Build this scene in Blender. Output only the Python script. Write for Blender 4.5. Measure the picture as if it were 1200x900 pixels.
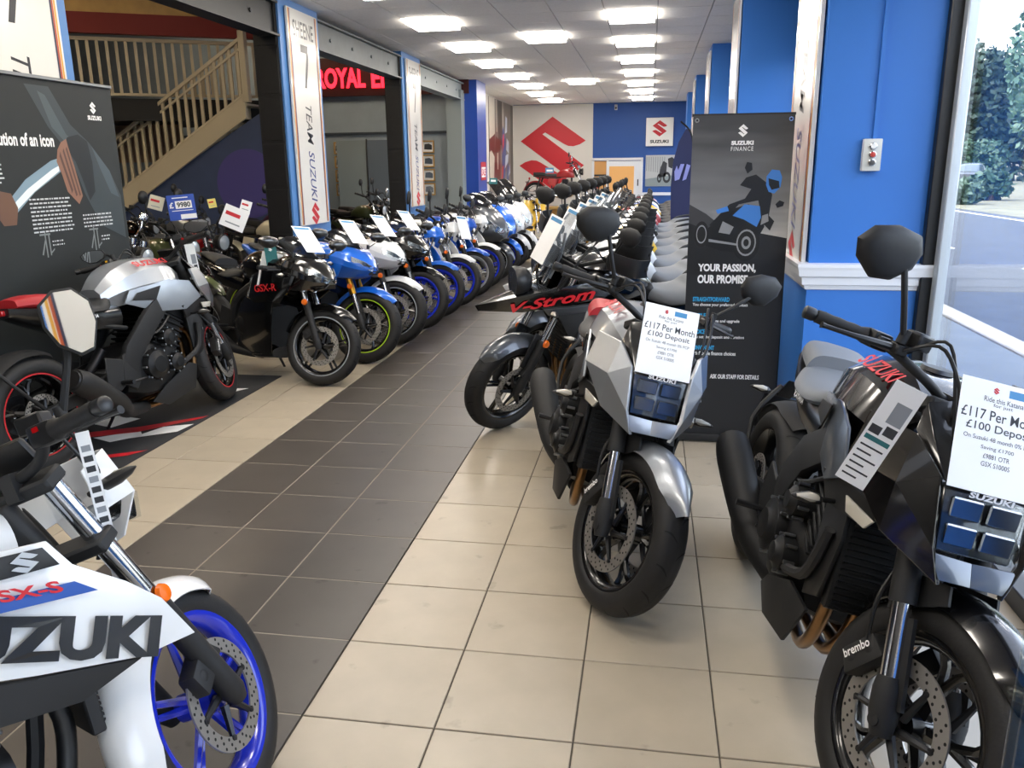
import bpy, bmesh, math, random
from mathutils import Vector, Matrix
for o in list(bpy.data.objects): bpy.data.objects.remove(o, do_unlink=True)
SC = bpy.context.scene
COL = SC.collection
RND = random.Random(11)
PI = math.pi
R = math.radians

# ---------------------------------------------------------------- camera
F_PX, YAW, PITCH, ROLL = 960.0, R(9.478), R(14.849), R(-0.661)
CAM = Vector((2.1658, -3.1583, 1.5591))
_f = Vector((-math.sin(YAW)*math.cos(PITCH), math.cos(YAW)*math.cos(PITCH), -math.sin(PITCH)))
_r = Vector((math.cos(YAW), math.sin(YAW), 0)); _u = _r.cross(_f)
CR = math.cos(ROLL)*_r + math.sin(ROLL)*_u; CU = -math.sin(ROLL)*_r + math.cos(ROLL)*_u; CF = _f
cd = bpy.data.cameras.new('camera'); cam = bpy.data.objects.new('camera', cd); COL.objects.link(cam)
cd.sensor_width = 36.0; cd.lens = 36.0*F_PX/1200.0; cd.clip_start = 0.05; cd.clip_end = 300
cam.matrix_world = Matrix(((CR.x, CU.x, -CF.x, CAM.x), (CR.y, CU.y, -CF.y, CAM.y), (CR.z, CU.z, -CF.z, CAM.z), (0, 0, 0, 1)))
SC.camera = cam
def project(p):
    d = Vector(p)-CAM; z = d.dot(CF)
    if z < 0.05: return None
    return 600+F_PX*d.dot(CR)/z, 450-F_PX*d.dot(CU)/z

# ---------------------------------------------------------------- world, exposure
SC.view_settings.view_transform = 'Standard'
try: SC.view_settings.look = 'None'
except Exception: pass
SC.view_settings.gamma = 1.0
SC.view_settings.use_curve_mapping = False
SC.view_settings.exposure = 0.45
W = bpy.data.worlds.new('sky'); SC.world = W; W.use_nodes = True
wn = W.node_tree.nodes; wl = W.node_tree.links
sky = wn.new('ShaderNodeTexSky'); sky.sky_type = 'NISHITA'; sky.sun_disc = False
sky.sun_elevation = R(48); sky.sun_rotation = R(250); sky.air_density = 1.2; sky.dust_density = 3.0; sky.ozone_density = 2.0
hs = wn.new('ShaderNodeHueSaturation'); hs.inputs['Saturation'].default_value = .45; wl.new(sky.outputs[0], hs.inputs['Color'])
bg = wn['Background']; wl.new(hs.outputs[0], bg.inputs[0]); bg.inputs[1].default_value = 1.15
LIGHT_STRENGTH = 15.5

# ---------------------------------------------------------------- materials
def lin(h):
    if isinstance(h, str):
        h = h.lstrip('#'); h = [int(h[i:i+2], 16)/255 for i in (0, 2, 4)]
        return tuple(c/12.92 if c <= .04045 else ((c+.055)/1.055)**2.4 for c in h)
    return tuple(h)
MATS = {}
def mat(name, col='#808080', rough=.5, metal=0., coat=0., spec=.5, emit=None, estr=0., noise=0., nscale=8., bump=0., bscale=60., alpha=1., trans=0., flake=0.):
    if name in MATS: return MATS[name]
    m = bpy.data.materials.new(name); m.use_nodes = True; MATS[name] = m
    nt = m.node_tree; b = nt.nodes['Principled BSDF']; c = lin(col)
    b.inputs['Base Color'].default_value = (*c, 1); b.inputs['Roughness'].default_value = rough
    b.inputs['Metallic'].default_value = metal; b.inputs['Coat Weight'].default_value = coat
    b.inputs['Coat Roughness'].default_value = .06; b.inputs['Specular IOR Level'].default_value = spec
    if emit is not None:
        b.inputs['Emission Color'].default_value = (*lin(emit), 1); b.inputs['Emission Strength'].default_value = estr
    if noise > 0 or bump > 0 or flake > 0:
        tc = nt.nodes.new('ShaderNodeTexCoord')
    if noise > 0:
        n = nt.nodes.new('ShaderNodeTexNoise'); n.inputs['Scale'].default_value = nscale; n.inputs['Detail'].default_value = 6
        nt.links.new(tc.outputs['Object'], n.inputs['Vector'])
        rp = nt.nodes.new('ShaderNodeValToRGB')
        rp.color_ramp.elements[0].position = .3; rp.color_ramp.elements[1].position = .7
        rp.color_ramp.elements[0].color = (*[x*(1-noise) for x in c], 1)
        rp.color_ramp.elements[1].color = (*[min(1, x*(1+noise)) for x in c], 1)
        nt.links.new(n.outputs['Fac'], rp.inputs['Fac']); nt.links.new(rp.outputs['Color'], b.inputs['Base Color'])
    if bump > 0 or flake > 0:
        n2 = nt.nodes.new('ShaderNodeTexNoise'); n2.inputs['Scale'].default_value = bscale if not flake else 900; n2.inputs['Detail'].default_value = 3
        nt.links.new(tc.outputs['Object'], n2.inputs['Vector'])
        bp = nt.nodes.new('ShaderNodeBump'); bp.inputs['Strength'].default_value = bump or flake; bp.inputs['Distance'].default_value = .002
        nt.links.new(n2.outputs['Fac'], bp.inputs['Height']); nt.links.new(bp.outputs['Normal'], b.inputs['Normal'])
    if trans > 0: b.inputs['Transmission Weight'].default_value = trans
    return m
def glass(name, tint=(1, 1, 1), gloss=.08, rough=.02):
    if name in MATS: return MATS[name]
    m = bpy.data.materials.new(name); m.use_nodes = True; MATS[name] = m
    nt = m.node_tree; nt.nodes.clear()
    o = nt.nodes.new('ShaderNodeOutputMaterial'); t = nt.nodes.new('ShaderNodeBsdfTransparent'); g = nt.nodes.new('ShaderNodeBsdfGlossy')
    mx = nt.nodes.new('ShaderNodeMixShader'); fr = nt.nodes.new('ShaderNodeLayerWeight'); fr.inputs['Blend'].default_value = .25
    mp = nt.nodes.new('ShaderNodeMath'); mp.operation = 'MULTIPLY_ADD'; mp.inputs[1].default_value = .3; mp.inputs[2].default_value = gloss; mp.use_clamp = True
    t.inputs[0].default_value = (*tint, 1); g.inputs['Roughness'].default_value = rough
    nt.links.new(fr.outputs['Fresnel'], mp.inputs[0]); nt.links.new(mp.outputs[0], mx.inputs[0])
    nt.links.new(t.outputs[0], mx.inputs[1]); nt.links.new(g.outputs[0], mx.inputs[2]); nt.links.new(mx.outputs[0], o.inputs[0])
    return m
def emissive(name, col, strength):
    return mat(name, '#000000', .6, emit=col, estr=strength)
def paint(name, col, metal=0., rough=.32, coat=1.0, flake=0.): return mat(name, col, rough, metal, coat, flake=flake)

BLACKP = mat('black_plastic', '#17181a', .42)
MATTE = mat('matt_black', '#1b1c1e', .6)
GLOSSB = paint('gloss_black', '#060607')
RUBBER = mat('rubber', '#1a1a1b', .62, noise=.12, nscale=30, bump=.25, bscale=120)
SIPE = mat('tread_groove', '#050505', .8)
CHROME = mat('chrome', '#d6d8dc', .13, 1.)
ALU = mat('aluminium', '#9a9da0', .34, 1.)
DISCM = mat('brake_disc_steel', '#a09d98', .42, .65)
HOLE = mat('disc_hole', '#0a0a0a', .7)
STEEL = mat('dark_steel', '#3c3d40', .4, .9)
COPPER = mat('heat_stained_steel', '#8a6a48', .3, 1.)
ENGM = mat('engine_black', '#232426', .45, .55)
ORANGE = mat('orange_reflector', '#f07010', .25, coat=.6)
REDL = mat('red_lens', '#b30d12', .15, coat=1.)
LENS = glass('clear_lens', (.93, .95, .96), .05)
SCREEN = glass('clear_screen', (.86, .88, .9), .1)
SMOKE = glass('smoked_screen', (.32, .34, .36), .1)
MIRROR = mat('mirror_glass', '#e8ecf0', .02, 1.)
PAPER = mat('paper', '#f2f3f4', .55)
INK = mat('print_black', '#33353a', .6)
WHITEINK = mat('print_white', '#f4f4f4', .5)
REDINK = mat('print_red', '#c8202c', .45)
BLUEINK = mat('print_blue', '#1f4fa3', .5)
CYANINK = mat('print_cyan', '#2a9fd6', .5)
GREYINK = mat('print_grey', '#8f949b', .5)
SEATG = mat('seat_grey_vinyl', '#6f747b', .55, bump=.2, bscale=300)
SEATB = mat('seat_black_vinyl', '#1d1e20', .55, bump=.2, bscale=300)
LAMPREF = mat('lamp_reflector', '#8d939a', .16, 1.)
BRASS = mat('gold_anodised', '#b98b33', .3, 1.)

# ---------------------------------------------------------------- mesh builder
def crom(P, m):
    if m <= 1: return [tuple(p) for p in P]
    out = []; n = len(P)
    for i in range(n-1):
        p0 = P[max(i-1, 0)]; p1 = P[i]; p2 = P[i+1]; p3 = P[min(i+2, n-1)]
        for k in range(m):
            t = k/m; out.append(tuple(.5*((2*b)+(-a+c)*t+(2*a-5*b+4*c-d)*t*t+(-a+3*b-3*c+d)*t**3) for a, b, c, d in zip(p0, p1, p2, p3)))
    out.append(tuple(P[-1])); return out
STUFF = {'lettering', 'heading', 'small_print', 'print', 'brush_print', 'cover_bolts', 'radiator_fins', 'spring', 'fence_print', 'stripe_print', 'wheel_print', 'eyelet', 'flag_print', 'motorcycle_print'}
class MB:
    def __init__(s): s.v = []; s.f = []; s.m = []; s.cm = 0
    def add(s, V, F):
        o = len(s.v); s.v += [tuple(p) for p in V]
        for f in F: s.f.append([i+o for i in f]); s.m.append(s.cm)
        return s
    def slot(s, i): s.cm = i; return s
    def box(s, c, d, rot=None, taper=1.):
        V = []
        for z in (-1, 1):
            for x, y in ((-1, -1), (1, -1), (1, 1), (-1, 1)):
                k = taper if z > 0 else 1.
                p = Vector((x*d[0]/2*k, y*d[1]/2*k, z*d[2]/2))
                if rot is not None: p = rot @ p
                V.append((p.x+c[0], p.y+c[1], p.z+c[2]))
        return s.add(V, [(3, 2, 1, 0), (4, 5, 6, 7), (0, 1, 5, 4), (1, 2, 6, 5), (2, 3, 7, 6), (3, 0, 4, 7)])
    def hull8(s, bot, top):
        return s.add(list(bot)+list(top), [(3, 2, 1, 0), (4, 5, 6, 7), (0, 1, 5, 4), (1, 2, 6, 5), (2, 3, 7, 6), (3, 0, 4, 7)])
    def tube(s, P, r, n=8, sm=1, cap=True, flat=None):
        if sm > 1:
            if isinstance(r, (list, tuple)): Q = crom([tuple(p)+(q,) for p, q in zip(P, r)], sm); P = [q[:3] for q in Q]; r = [q[3] for q in Q]
            else: P = crom(P, sm)
        P = [Vector(p) for p in P]; k = len(P)
        if not isinstance(r, (list, tuple)): r = [r]*k
        t = (P[1]-P[0]).normalized(); a = t.cross(Vector((0, 0, 1)))
        if a.length < 1e-3: a = t.cross(Vector((0, 1, 0)))
        a.normalize(); V = []
        for i in range(k):
            t = (P[min(i+1, k-1)]-P[max(i-1, 0)])
            if t.length < 1e-9: t = Vector((0, 0, 1))
            t.normalize(); a = (a-t*a.dot(t))
            a.normalize(); b = t.cross(a)
            for j in range(n):
                w = 2*PI*j/n; q = P[i]+(a*math.cos(w)+b*math.sin(w)*(flat or 1.))*r[i]; V.append(q)
        F = [(i*n+j, i*n+(j+1) % n, (i+1)*n+(j+1) % n, (i+1)*n+j) for i in range(k-1) for j in range(n)]
        if cap: F += [tuple(range(n))[::-1], tuple((k-1)*n+j for j in range(n))]
        return s.add(V, F)
    def lathe(s, prof, c=(0, 0, 0), axis='y', n=32, closed=False, a0=0., a1=2*PI):
        full = abs(a1-a0-2*PI) < 1e-6; m = n if full else n+1; V = []
        for i in range(m):
            w = a0+(a1-a0)*i/n; cw, sw = math.cos(w), math.sin(w)
            for r, h in prof:
                if axis == 'y': p = (r*cw, h, r*sw)
                elif axis == 'x': p = (h, r*cw, r*sw)
                else: p = (r*cw, r*sw, h)
                V.append((p[0]+c[0], p[1]+c[1], p[2]+c[2]))
        k = len(prof); F = []
        for i in range(n):
            i2 = (i+1) % m
            for j in range(k if closed else k-1):
                j2 = (j+1) % k; F.append((i*k+j, i*k+j2, i2*k+j2, i2*k+j))
        if full and not closed:
            for j, (r, h) in ((0, prof[0]), (k-1, prof[-1])):
                if r > 1e-6: F.append([i*k+j for i in range(n)])
        return s.add(V, F)
    def loft(s, rings, cap=True, closed=True):
        k = len(rings[0]); V = [p for r in rings for p in r]; F = []
        for i in range(len(rings)-1):
            for j in range(k if closed else k-1):
                j2 = (j+1) % k; F.append((i*k+j, i*k+j2, (i+1)*k+j2, (i+1)*k+j))
        if cap and closed: F += [tuple(range(k))[::-1], tuple((len(rings)-1)*k+j for j in range(k))]
        return s.add(V, F)
    def body(s, secs, mx=3, mp=2, cap=True):
        # secs: (x, [(y, z) half profile from top centre to bottom centre]); mirrored and splined
        P = [[(x, y, z) for y, z in crom(pr, mp)] for x, pr in secs]
        cols = list(zip(*P)); cols = [crom(c, mx) for c in cols]; rows = list(zip(*cols)); rings = []
        for r in rows:
            L = list(r); ring = L+[(x, -y, z) for x, y, z in L[-2:0:-1]]; rings.append(ring)
        return s.loft(rings, cap)
    def prism(s, poly, o, u, v, d):
        o, u, v = Vector(o), Vector(u), Vector(v); n = u.cross(v).normalized()*d
        A = [o+u*a+v*b for a, b in poly]; k = len(A)
        F = [tuple(range(k))[::-1], tuple(range(k, 2*k))]+[(i, (i+1) % k, k+(i+1) % k, k+i) for i in range(k)]
        return s.add(A+[p+n for p in A], F)
    def plate(s, poly, y, t):      # side plate: polygon in (x, z) at lateral y, thickness t
        return s.prism(poly, (0, y+t/2 if t > 0 else y, 0), (1, 0, 0), (0, 0, 1), abs(t))
    def grid(s, rows):
        k = len(rows[0]); V = [p for r in rows for p in r]
        return s.add(V, [(i*k+j, i*k+j+1, (i+1)*k+j+1, (i+1)*k+j) for i in range(len(rows)-1) for j in range(k-1)])
    def obj(s, name, m, parent=None, smooth=38, bevel=0., thick=0., seg=1, kind=None, recalc=True, flip=False):
        me = bpy.data.meshes.new(name); bm = bmesh.new()
        vs = [bm.verts.new(p) for p in s.v]
        for f, mi in zip(s.f, s.m):
            try: fc = bm.faces.new([vs[i] for i in f]); fc.material_index = mi
            except ValueError: pass
        if thick: 
            bmesh.ops.recalc_face_normals(bm, faces=bm.faces)
            bmesh.ops.solidify(bm, geom=bm.faces[:], thickness=thick)
        if recalc: bmesh.ops.recalc_face_normals(bm, faces=bm.faces)
        if bevel:
            E = [e for e in bm.edges if len(e.link_faces) == 2 and e.calc_face_angle(0) > R(28)]
            bmesh.ops.bevel(bm, geom=E, offset=bevel, segments=seg, affect='EDGES', profile=.6, clamp_overlap=True)
        bm.to_mesh(me); bm.free()
        for x in (m if isinstance(m, (list, tuple)) else [m]): me.materials.append(x)
        if smooth: me.shade_smooth(); me.set_sharp_from_angle(angle=R(smooth))
        o = bpy.data.objects.new(name, me); COL.objects.link(o)
        if name in STUFF: o['kind'] = 'stuff'
        if parent is not None: o.parent = parent
        if kind: o['kind'] = kind
        return o
def tag(o, label, cat, group=None):
    o['label'] = label; o['category'] = cat
    if group: o['group'] = group
    return o
def empty(name, loc=(0, 0, 0), rz=0.):
    o = bpy.data.objects.new(name, None); COL.objects.link(o); o.location = loc; o.rotation_euler = (0, 0, rz); o.empty_display_size = .1
    return o
def structure(o): o['kind'] = 'structure'; return o
def copy_tree(o, parent=None, swap=None):
    c = o.copy(); COL.objects.link(c); c.parent = parent
    if swap and c.type == 'MESH':
        for i, sl in enumerate(c.material_slots):
            k = sl.material
            if k is not None and k.name in swap:
                sl.link = 'OBJECT'; sl.material = swap[k.name]
    for ch in list(o.children): copy_tree(ch, c, swap)
    return c
# lettering -> flat mesh data (x right, y up), optionally mapped on a surface
_tc = {}
def text_mesh(body, size=1., bold=0., shear=0., sx=1., align='CENTER', spacing=1.):
    k = (body, size, bold, shear, sx, align, spacing)
    if k in _tc: return _tc[k]
    cu = bpy.data.curves.new('t', 'FONT'); cu.body = body; cu.size = size; cu.offset = bold*size; cu.shear = shear
    cu.align_x = align; cu.align_y = 'CENTER'; cu.space_character = spacing; cu.resolution_u = 3; cu.fill_mode = 'FRONT'
    o = bpy.data.objects.new('t', cu); COL.objects.link(o)
    bpy.context.view_layer.update()
    me = bpy.data.meshes.new_from_object(o.evaluated_get(bpy.context.evaluated_depsgraph_get()))
    V = [(v.co.x*sx, v.co.y) for v in me.vertices]; Fc = [tuple(p.vertices) for p in me.polygons]
    bpy.data.objects.remove(o, do_unlink=True); bpy.data.curves.remove(cu); bpy.data.meshes.remove(me)
    _tc[k] = (V, Fc); return _tc[k]
def fit_text(mb, body, w, h, fn, bold=0.02, shear=0., spacing=1.):
    """add lettering scaled to w x h, centred, through fn(a, b) -> 3D point"""
    V, Fc = text_mesh(body, 1., bold, shear, 1., 'CENTER', spacing)
    if not V: return
    x0 = min(v[0] for v in V); x1 = max(v[0] for v in V); y0 = min(v[1] for v in V); y1 = max(v[1] for v in V)
    mb.add([fn((x-(x0+x1)/2)*w/(x1-x0), (y-(y0+y1)/2)*h/(y1-y0)) for x, y in V], Fc)
SLOGO = [(352, 223), (507, 338), (480, 355), (450, 364), (425, 362), (405, 352), (318, 297), (305, 305), (500, 455), (350, 569), (195, 454), (222, 437), (252, 428), (277, 430), (297, 440), (384, 495), (397, 487), (202, 337)]
def slogo(mb, w, h, fn):
    mb.add([fn((x-351)/312*w, (396-y)/346*h) for x, y in SLOGO], [tuple(range(len(SLOGO)))[::-1]])
class Frame:
    """a flat print surface: origin at its centre, u right, v up, n out"""
    def __init__(s, o, u, v, n=None):
        s.o = Vector(o); s.u = Vector(u).normalized(); s.v = Vector(v).normalized(); s.n = s.u.cross(s.v).normalized()
    def at(s, a, b, k=.0): return tuple(s.o+s.u*a+s.v*b+s.n*k)
    def fn(s, a0=0, b0=0, k=.001): return lambda a, b: s.at(a0+a, b0+b, k)
    def poly(s, mb, pts, k=.001): mb.add([s.at(a, b, k) for a, b in pts], [tuple(range(len(pts)))])
    def rect(s, mb, a0, b0, a1, b1, k=.001): s.poly(mb, [(a0, b0), (a1, b0), (a1, b1), (a0, b1)], k)
    def board(s, mb, w, h, t): 
        c = s.o-s.n*(t/2); mb.box(c, (w, h, t), Matrix((s.u, s.v, s.n)).transposed())
    def text(s, mb, body, a, b, w, h, bold=.02, shear=0., spacing=1., k=.001): fit_text(mb, body, w, h, s.fn(a, b, k), bold, shear, spacing)
# ================================================================ the room
XL, XR, XWIN, YB, ZC = -1.46, 2.97, 3.60, 20.5, 3.2
DARKT = mat('dark_tile', '#47423e', .34, noise=.08, nscale=5, bump=.05, bscale=200)
LIGHTT = mat('beige_tile', '#b0a592', .3, noise=.06, nscale=6, bump=.04, bscale=200)
def stained(m, amt, scale):
    nt = m.node_tree; b = nt.nodes['Principled BSDF']; l = b.inputs['Base Color'].links[0]; src = l.from_socket
    g = nt.nodes.new('ShaderNodeNewGeometry'); n = nt.nodes.new('ShaderNodeTexNoise'); n.inputs['Scale'].default_value = scale; n.inputs['Detail'].default_value = 4
    nt.links.new(g.outputs['Position'], n.inputs['Vector'])
    r = nt.nodes.new('ShaderNodeValToRGB'); r.color_ramp.elements[0].position = .66; r.color_ramp.elements[1].position = .73
    mx = nt.nodes.new('ShaderNodeMixRGB'); mx.blend_type = 'MULTIPLY'; nt.links.new(n.outputs['Fac'], r.inputs['Fac'])
    ml = nt.nodes.new('ShaderNodeMath'); ml.operation = 'MULTIPLY'; ml.inputs[1].default_value = amt
    nt.links.new(r.outputs['Color'], ml.inputs[0]); nt.links.new(ml.outputs[0], mx.inputs['Fac'])
    nt.links.new(src, mx.inputs['Color1']); mx.inputs['Color2'].default_value = (.25, .23, .21, 1); nt.links.new(mx.outputs[0], b.inputs['Base Color'])
    oi = nt.nodes.new('ShaderNodeObjectInfo'); hs = nt.nodes.new('ShaderNodeHueSaturation')
    mr = nt.nodes.new('ShaderNodeMapRange'); mr.inputs['To Min'].default_value = .94; mr.inputs['To Max'].default_value = 1.06
    nt.links.new(oi.outputs['Random'], mr.inputs['Value']); nt.links.new(mr.outputs[0], hs.inputs['Value'])
    nt.links.new(mx.outputs[0], hs.inputs['Color']); nt.links.new(hs.outputs[0], b.inputs['Base Color'])
stained(DARKT, .7, 9); stained(LIGHTT, .35, 7)
GROUTD = mat('grout', '#5a544a', .8)
CARPET = mat('dark_carpet', '#26282c', .9, noise=.2, nscale=40)
BLUEW = mat('royal_blue_wall', '#2e72c6', .5, bump=.08, bscale=90)
BLUEB = mat('back_wall_blue', '#24539c', .55, bump=.06, bscale=90)
WHITEW = mat('warm_white_wall', '#dcd8d0', .6, bump=.05, bscale=80)
GREYW = mat('grey_blue_wall', '#97a4ae', .65, noise=.06, nscale=3)
NAVYW = mat('navy_wall', '#27324c', .65, noise=.08, nscale=3)
PURPW = mat('purple_circle', '#4b4588', .65)
PANELM = mat('ceiling_panel_white', '#ebe8e3', .85, noise=.04, nscale=30, bump=.15, bscale=250)
TBAR = mat('ceiling_grid', '#a5a29e', .7)
BLACKW = mat('black_painted_brick', '#101012', .5, noise=.3, nscale=14, bump=.6, bscale=40)
GREYBEAM = mat('grey_steel_beam', '#565d60', .5, noise=.1, nscale=6)
REDB = mat('red_fascia', '#7e1a16', .6)
CREAM = mat('cream_wood', '#cbbfa4', .5)
PINE = mat('pine_board', '#c09a58', .5, noise=.12, nscale=5)
TRIMW = mat('white_gloss_trim', '#e6e9ee', .25)
FRAMEB = mat('black_window_frame', '#0c0c0e', .4)
FRAMEG = mat('grey_aluminium_frame', '#b8c0c6', .35, .4)
WGLASS = glass('window_glass', (.97, .98, 1.), .03)
LEDM = emissive('led_diffuser', '#fff6ea', LIGHT_STRENGTH)

# floor: grout bed, tiles as separate pieces
fl = structure(MB().box(((-1.46+3.6)/2, 6.0, -.055), (5.06, 29.0, .1)).obj('floor', GROUTD))
MB().box((.6, 6.0, -.0042), (1.19, 28.9, .006)).obj('grout_bed', mat('pale_grout', '#8f877b', .8), fl, 0)
def tile_data(m, nm):
    s = .1975; b = .0018
    o = MB(); ring = lambda q, z: [(-q, -q, z), (q, -q, z), (q, q, z), (-q, q, z)]
    o.loft([ring(s, -.0045), ring(s, -b), ring(s-b, 0)], cap=True)
    ob = o.obj('tile', m, smooth=0); me = ob.data; bpy.data.objects.remove(ob, do_unlink=True); return me
TD, TL = tile_data(DARKT, 'd'), tile_data(LIGHTT, 'l')
MATX = -.62
cells = []
for i in range(-4, 9):
    for j in range(-20, 51):
        cx, cy = .4*i+.2, .4*j+.2
        if cx > 3.6 or cx < -1.5: continue
        pts = [project((cx+a, cy+b, 0)) for a in (-.2, .2) for b in (-.2, .2)]
        area = 0
        if all(pts):
            xs = [p[0] for p in pts]; ys = [p[1] for p in pts]
            if max(xs) > 0 and min(xs) < 1200 and max(ys) > 0 and min(ys) < 900: area = (max(xs)-min(xs))*(max(ys)-min(ys))
        cells.append((area, i, j, cx, cy))
cells.sort(reverse=True)
rest = {0: MB(), 1: MB()}
for k, (area, i, j, cx, cy) in enumerate(cells):
    dark = 0 <= i <= 2
    if k < 300 and area > 0:
        o = bpy.data.objects.new('tile', TD if dark else TL); COL.objects.link(o); o.location = (cx, cy, 0); o.parent = fl
    else:
        mb = rest[int(dark)]; s = .1975
        mb.add([(cx-s, cy-s, 0), (cx+s, cy-s, 0), (cx+s, cy+s, 0), (cx-s, cy+s, 0), (cx-s, cy-s, -.006), (cx+s, cy-s, -.006), (cx+s, cy+s, -.006), (cx-s, cy+s, -.006)],
               [(0, 1, 2, 3), (4, 5, 1, 0), (5, 6, 2, 1), (6, 7, 3, 2), (7, 4, 0, 3)])
rest[0].obj('tile_field', LIGHTT, fl, 0, kind='stuff', recalc=False); rest[1].obj('tile_field', DARKT, fl, 0, kind='stuff', recalc=False)
structure(MB().box((-6.2, 3.2, -.06), (9.5, 22.5, .1)).obj('floor', CARPET))
# display mat with printed flag
MATM = mat('display_mat', '#25272b', .75, bump=.15, bscale=300)
fm = empty('display_mat', (-1.0, .9, 0))
MB().box((0.02, -.4, .004), (.72, 4.3, .006)).obj('mat_sheet', MATM, fm, bevel=.002)
f = Frame((-1.0+1.0, 0, .0075), (1, 0, 0), (0, 1, 0)); f.o = Vector((0, 0, .0075))
a, b = MB(), MB()
for q, rr in enumerate(([(.12, .18), (.34, .34), (.36, .50), (.20, .42)], [(-.10, .16), (.05, .10), (.17, .24), (.10, .33)], [(-.30, .42), (-.12, .36), (-.05, .56), (-.24, .60)], [(.10, 1.22), (.24, 1.26), (.30, 1.36), (.16, 1.34)], [(-.32, -.2), (-.1, -.26), (-.04, -.1), (-.26, -.02)], [(-.02, -.4), (.18, -.46), (.24, -.28), (.06, -.2)])):
    f.poly(a, rr, 0)
f.poly(b, [(-.33, .05), (.10, .30), (.35, .62), (.36, .68), (.05, .40), (-.33, .18)], .0005); f.poly(b, [(-.33, -.5), (.3, -.1), (.36, .0), (-.33, -.4)], .0005)
a.obj('flag_print', WHITEINK, fm, 0, recalc=False); b.obj('stripe_print', REDINK, fm, 0, recalc=False)
tag(fm, 'black display mat with white and red flag print under a silver motorcycle', 'mat')

# ceiling with lay-in panels; panel pitch .575 x .655
PX, PY = .575, .655
cl = structure(MB().box(((XL+XWIN)/2-.2, 6.0, ZC+.08), (XWIN-XL+.5, 29.2, .1)).obj('ceiling', TBAR))
pm = MB().box((0, 0, 0), (PX-.012, PY-.012, .02)).obj('ceiling_panel', PANELM, smooth=0); pme = pm.data; bpy.data.objects.remove(pm, do_unlink=True)
lights = set()
for k in range(-5, 7): lights.add((0, 3*k)); lights.add((-4, 3*k+0))
lights.add((-2, 11)); lights.add((-2, 2)); lights.add((-2, -7))
LY0 = 6.9
for i in range(-6, 3):
    for j in range(-15, 22):
        cx, cy = 1.9+PX*i, LY0+PY*j
        if cy > YB-.2: continue
        x0, x1 = max(cx-PX/2+.006, XL+.0), min(cx+PX/2-.006, XR+.1)
        if (i, j) in lights: continue
        o = bpy.data.objects.new('ceiling_panel', pme); COL.objects.link(o); o.location = (cx, cy, ZC+.012); o.parent = cl
LF = mat('light_frame', '#e4e4e2', .5)
lp = None
for (i, j) in sorted(lights):
    cx, cy = 1.9+PX*i, LY0+PY*j
    row = {0: 'window side', -4: 'stair side', -2: 'centre of the aisle'}[i]
    if lp is None:
        lp = empty('ceiling_light', (cx, cy, ZC-.004))
        m = MB(); w, h = PX/2-.008, PY/2-.008
        for s in (-1, 1): m.box((s*(w-.012), 0, .018), (.024, 2*h, .018)); m.box((0, s*(h-.012), .018), (2*w-.048, .024, .018))
        m.obj('frame', LF, lp, 0); MB().box((0, 0, -.014), (2*w-.05, 2*h-.05, .06)).obj('diffuser', LEDM, lp, 0); o = lp
    else:
        o = copy_tree(lp); o.location = (cx, cy, ZC-.004)
    rk = ['first', 'second', 'third', 'fourth', 'fifth', 'sixth', 'seventh', 'eighth', 'ninth', 'tenth', 'eleventh', 'twelfth']
    if i == -2: tag(o, {11: 'single square LED panel between the two rows near the back wall', 2: 'single square LED panel between the two rows over the middle of the aisle', -7: 'single square LED panel between the two rows near the entrance'}[j], 'ceiling light', 'LED panels between the rows')
    else: tag(o, 'square white LED panel, %s from the back wall in the row %s' % (rk[6-j//3], {0: 'on the window side', -4: 'beside the grey beam'}[i]), 'ceiling light', {0: 'LED panels on the window side', -4: 'LED panels beside the beam'}[i])

# walls
structure(MB().box(((XL-.2+XWIN+.3)/2, YB+.1, 1.7), (XWIN-XL+.6, .2, 3.6)).obj('wall_back', BLUEB))
structure(MB().box(((XL+XWIN)/2, -8.6, 1.7), (XWIN-XL+.5, .2, 3.6)).obj('wall_front', WHITEW)); structure(MB().box(((XL+XWIN)/2, -8.47, 1.01), (XWIN-XL+.4, .05, .14)).obj('trim_6', TRIMW))
wp = structure(MB().box(((-1.8+.56)/2, YB-.03, 1.6), (2.36, .06, 3.2)).obj('wall_panel', WHITEW))
m = MB(); fr = Frame((-.73, YB-.062, 2.06), (1, 0, 0), (0, 0, 1)); slogo(m, 1.86, 1.95, lambda a, b: (-.56+a, YB-.064, 1.91+b))
lo = m.obj('logo_print', REDINK, wp, 0, recalc=False)
# left annex shell
structure(MB().box((-10.2, 3.0, 2.4), (.2, 22.0, 4.9)).obj('wall_left', NAVYW))
structure(MB().box((-6.6, 13.5, 2.4), (9.5, .2, 4.9)).obj('wall_annex', GREYW))
structure(MB().box((-5.8, -8.6, 2.4), (9.0, .2, 4.9)).obj('wall_front', NAVYW))
structure(MB().box((-5.8, 2.5, 4.85), (9.0, 22.5, .1)).obj('ceiling', mat('annex_ceiling', '#5a4a3a', .8)))
structure(MB().box((-1.58, 2.5, 4.05), (.2, 22.2, 1.6)).obj('wall_bulkhead', mat('bulkhead_black', '#141517', .6)))
structure(MB().box((-1.78, 17.35, 1.65), (.24, 6.3, 3.3)).obj('wall_left', WHITEW))
# picture-rail line on the annex wall
structure(MB().box((-6.0, 13.38, 2.24), (8.4, .03, .05)).obj('trim_1', mat('dark_rail', '#3a434c', .5)))

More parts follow.
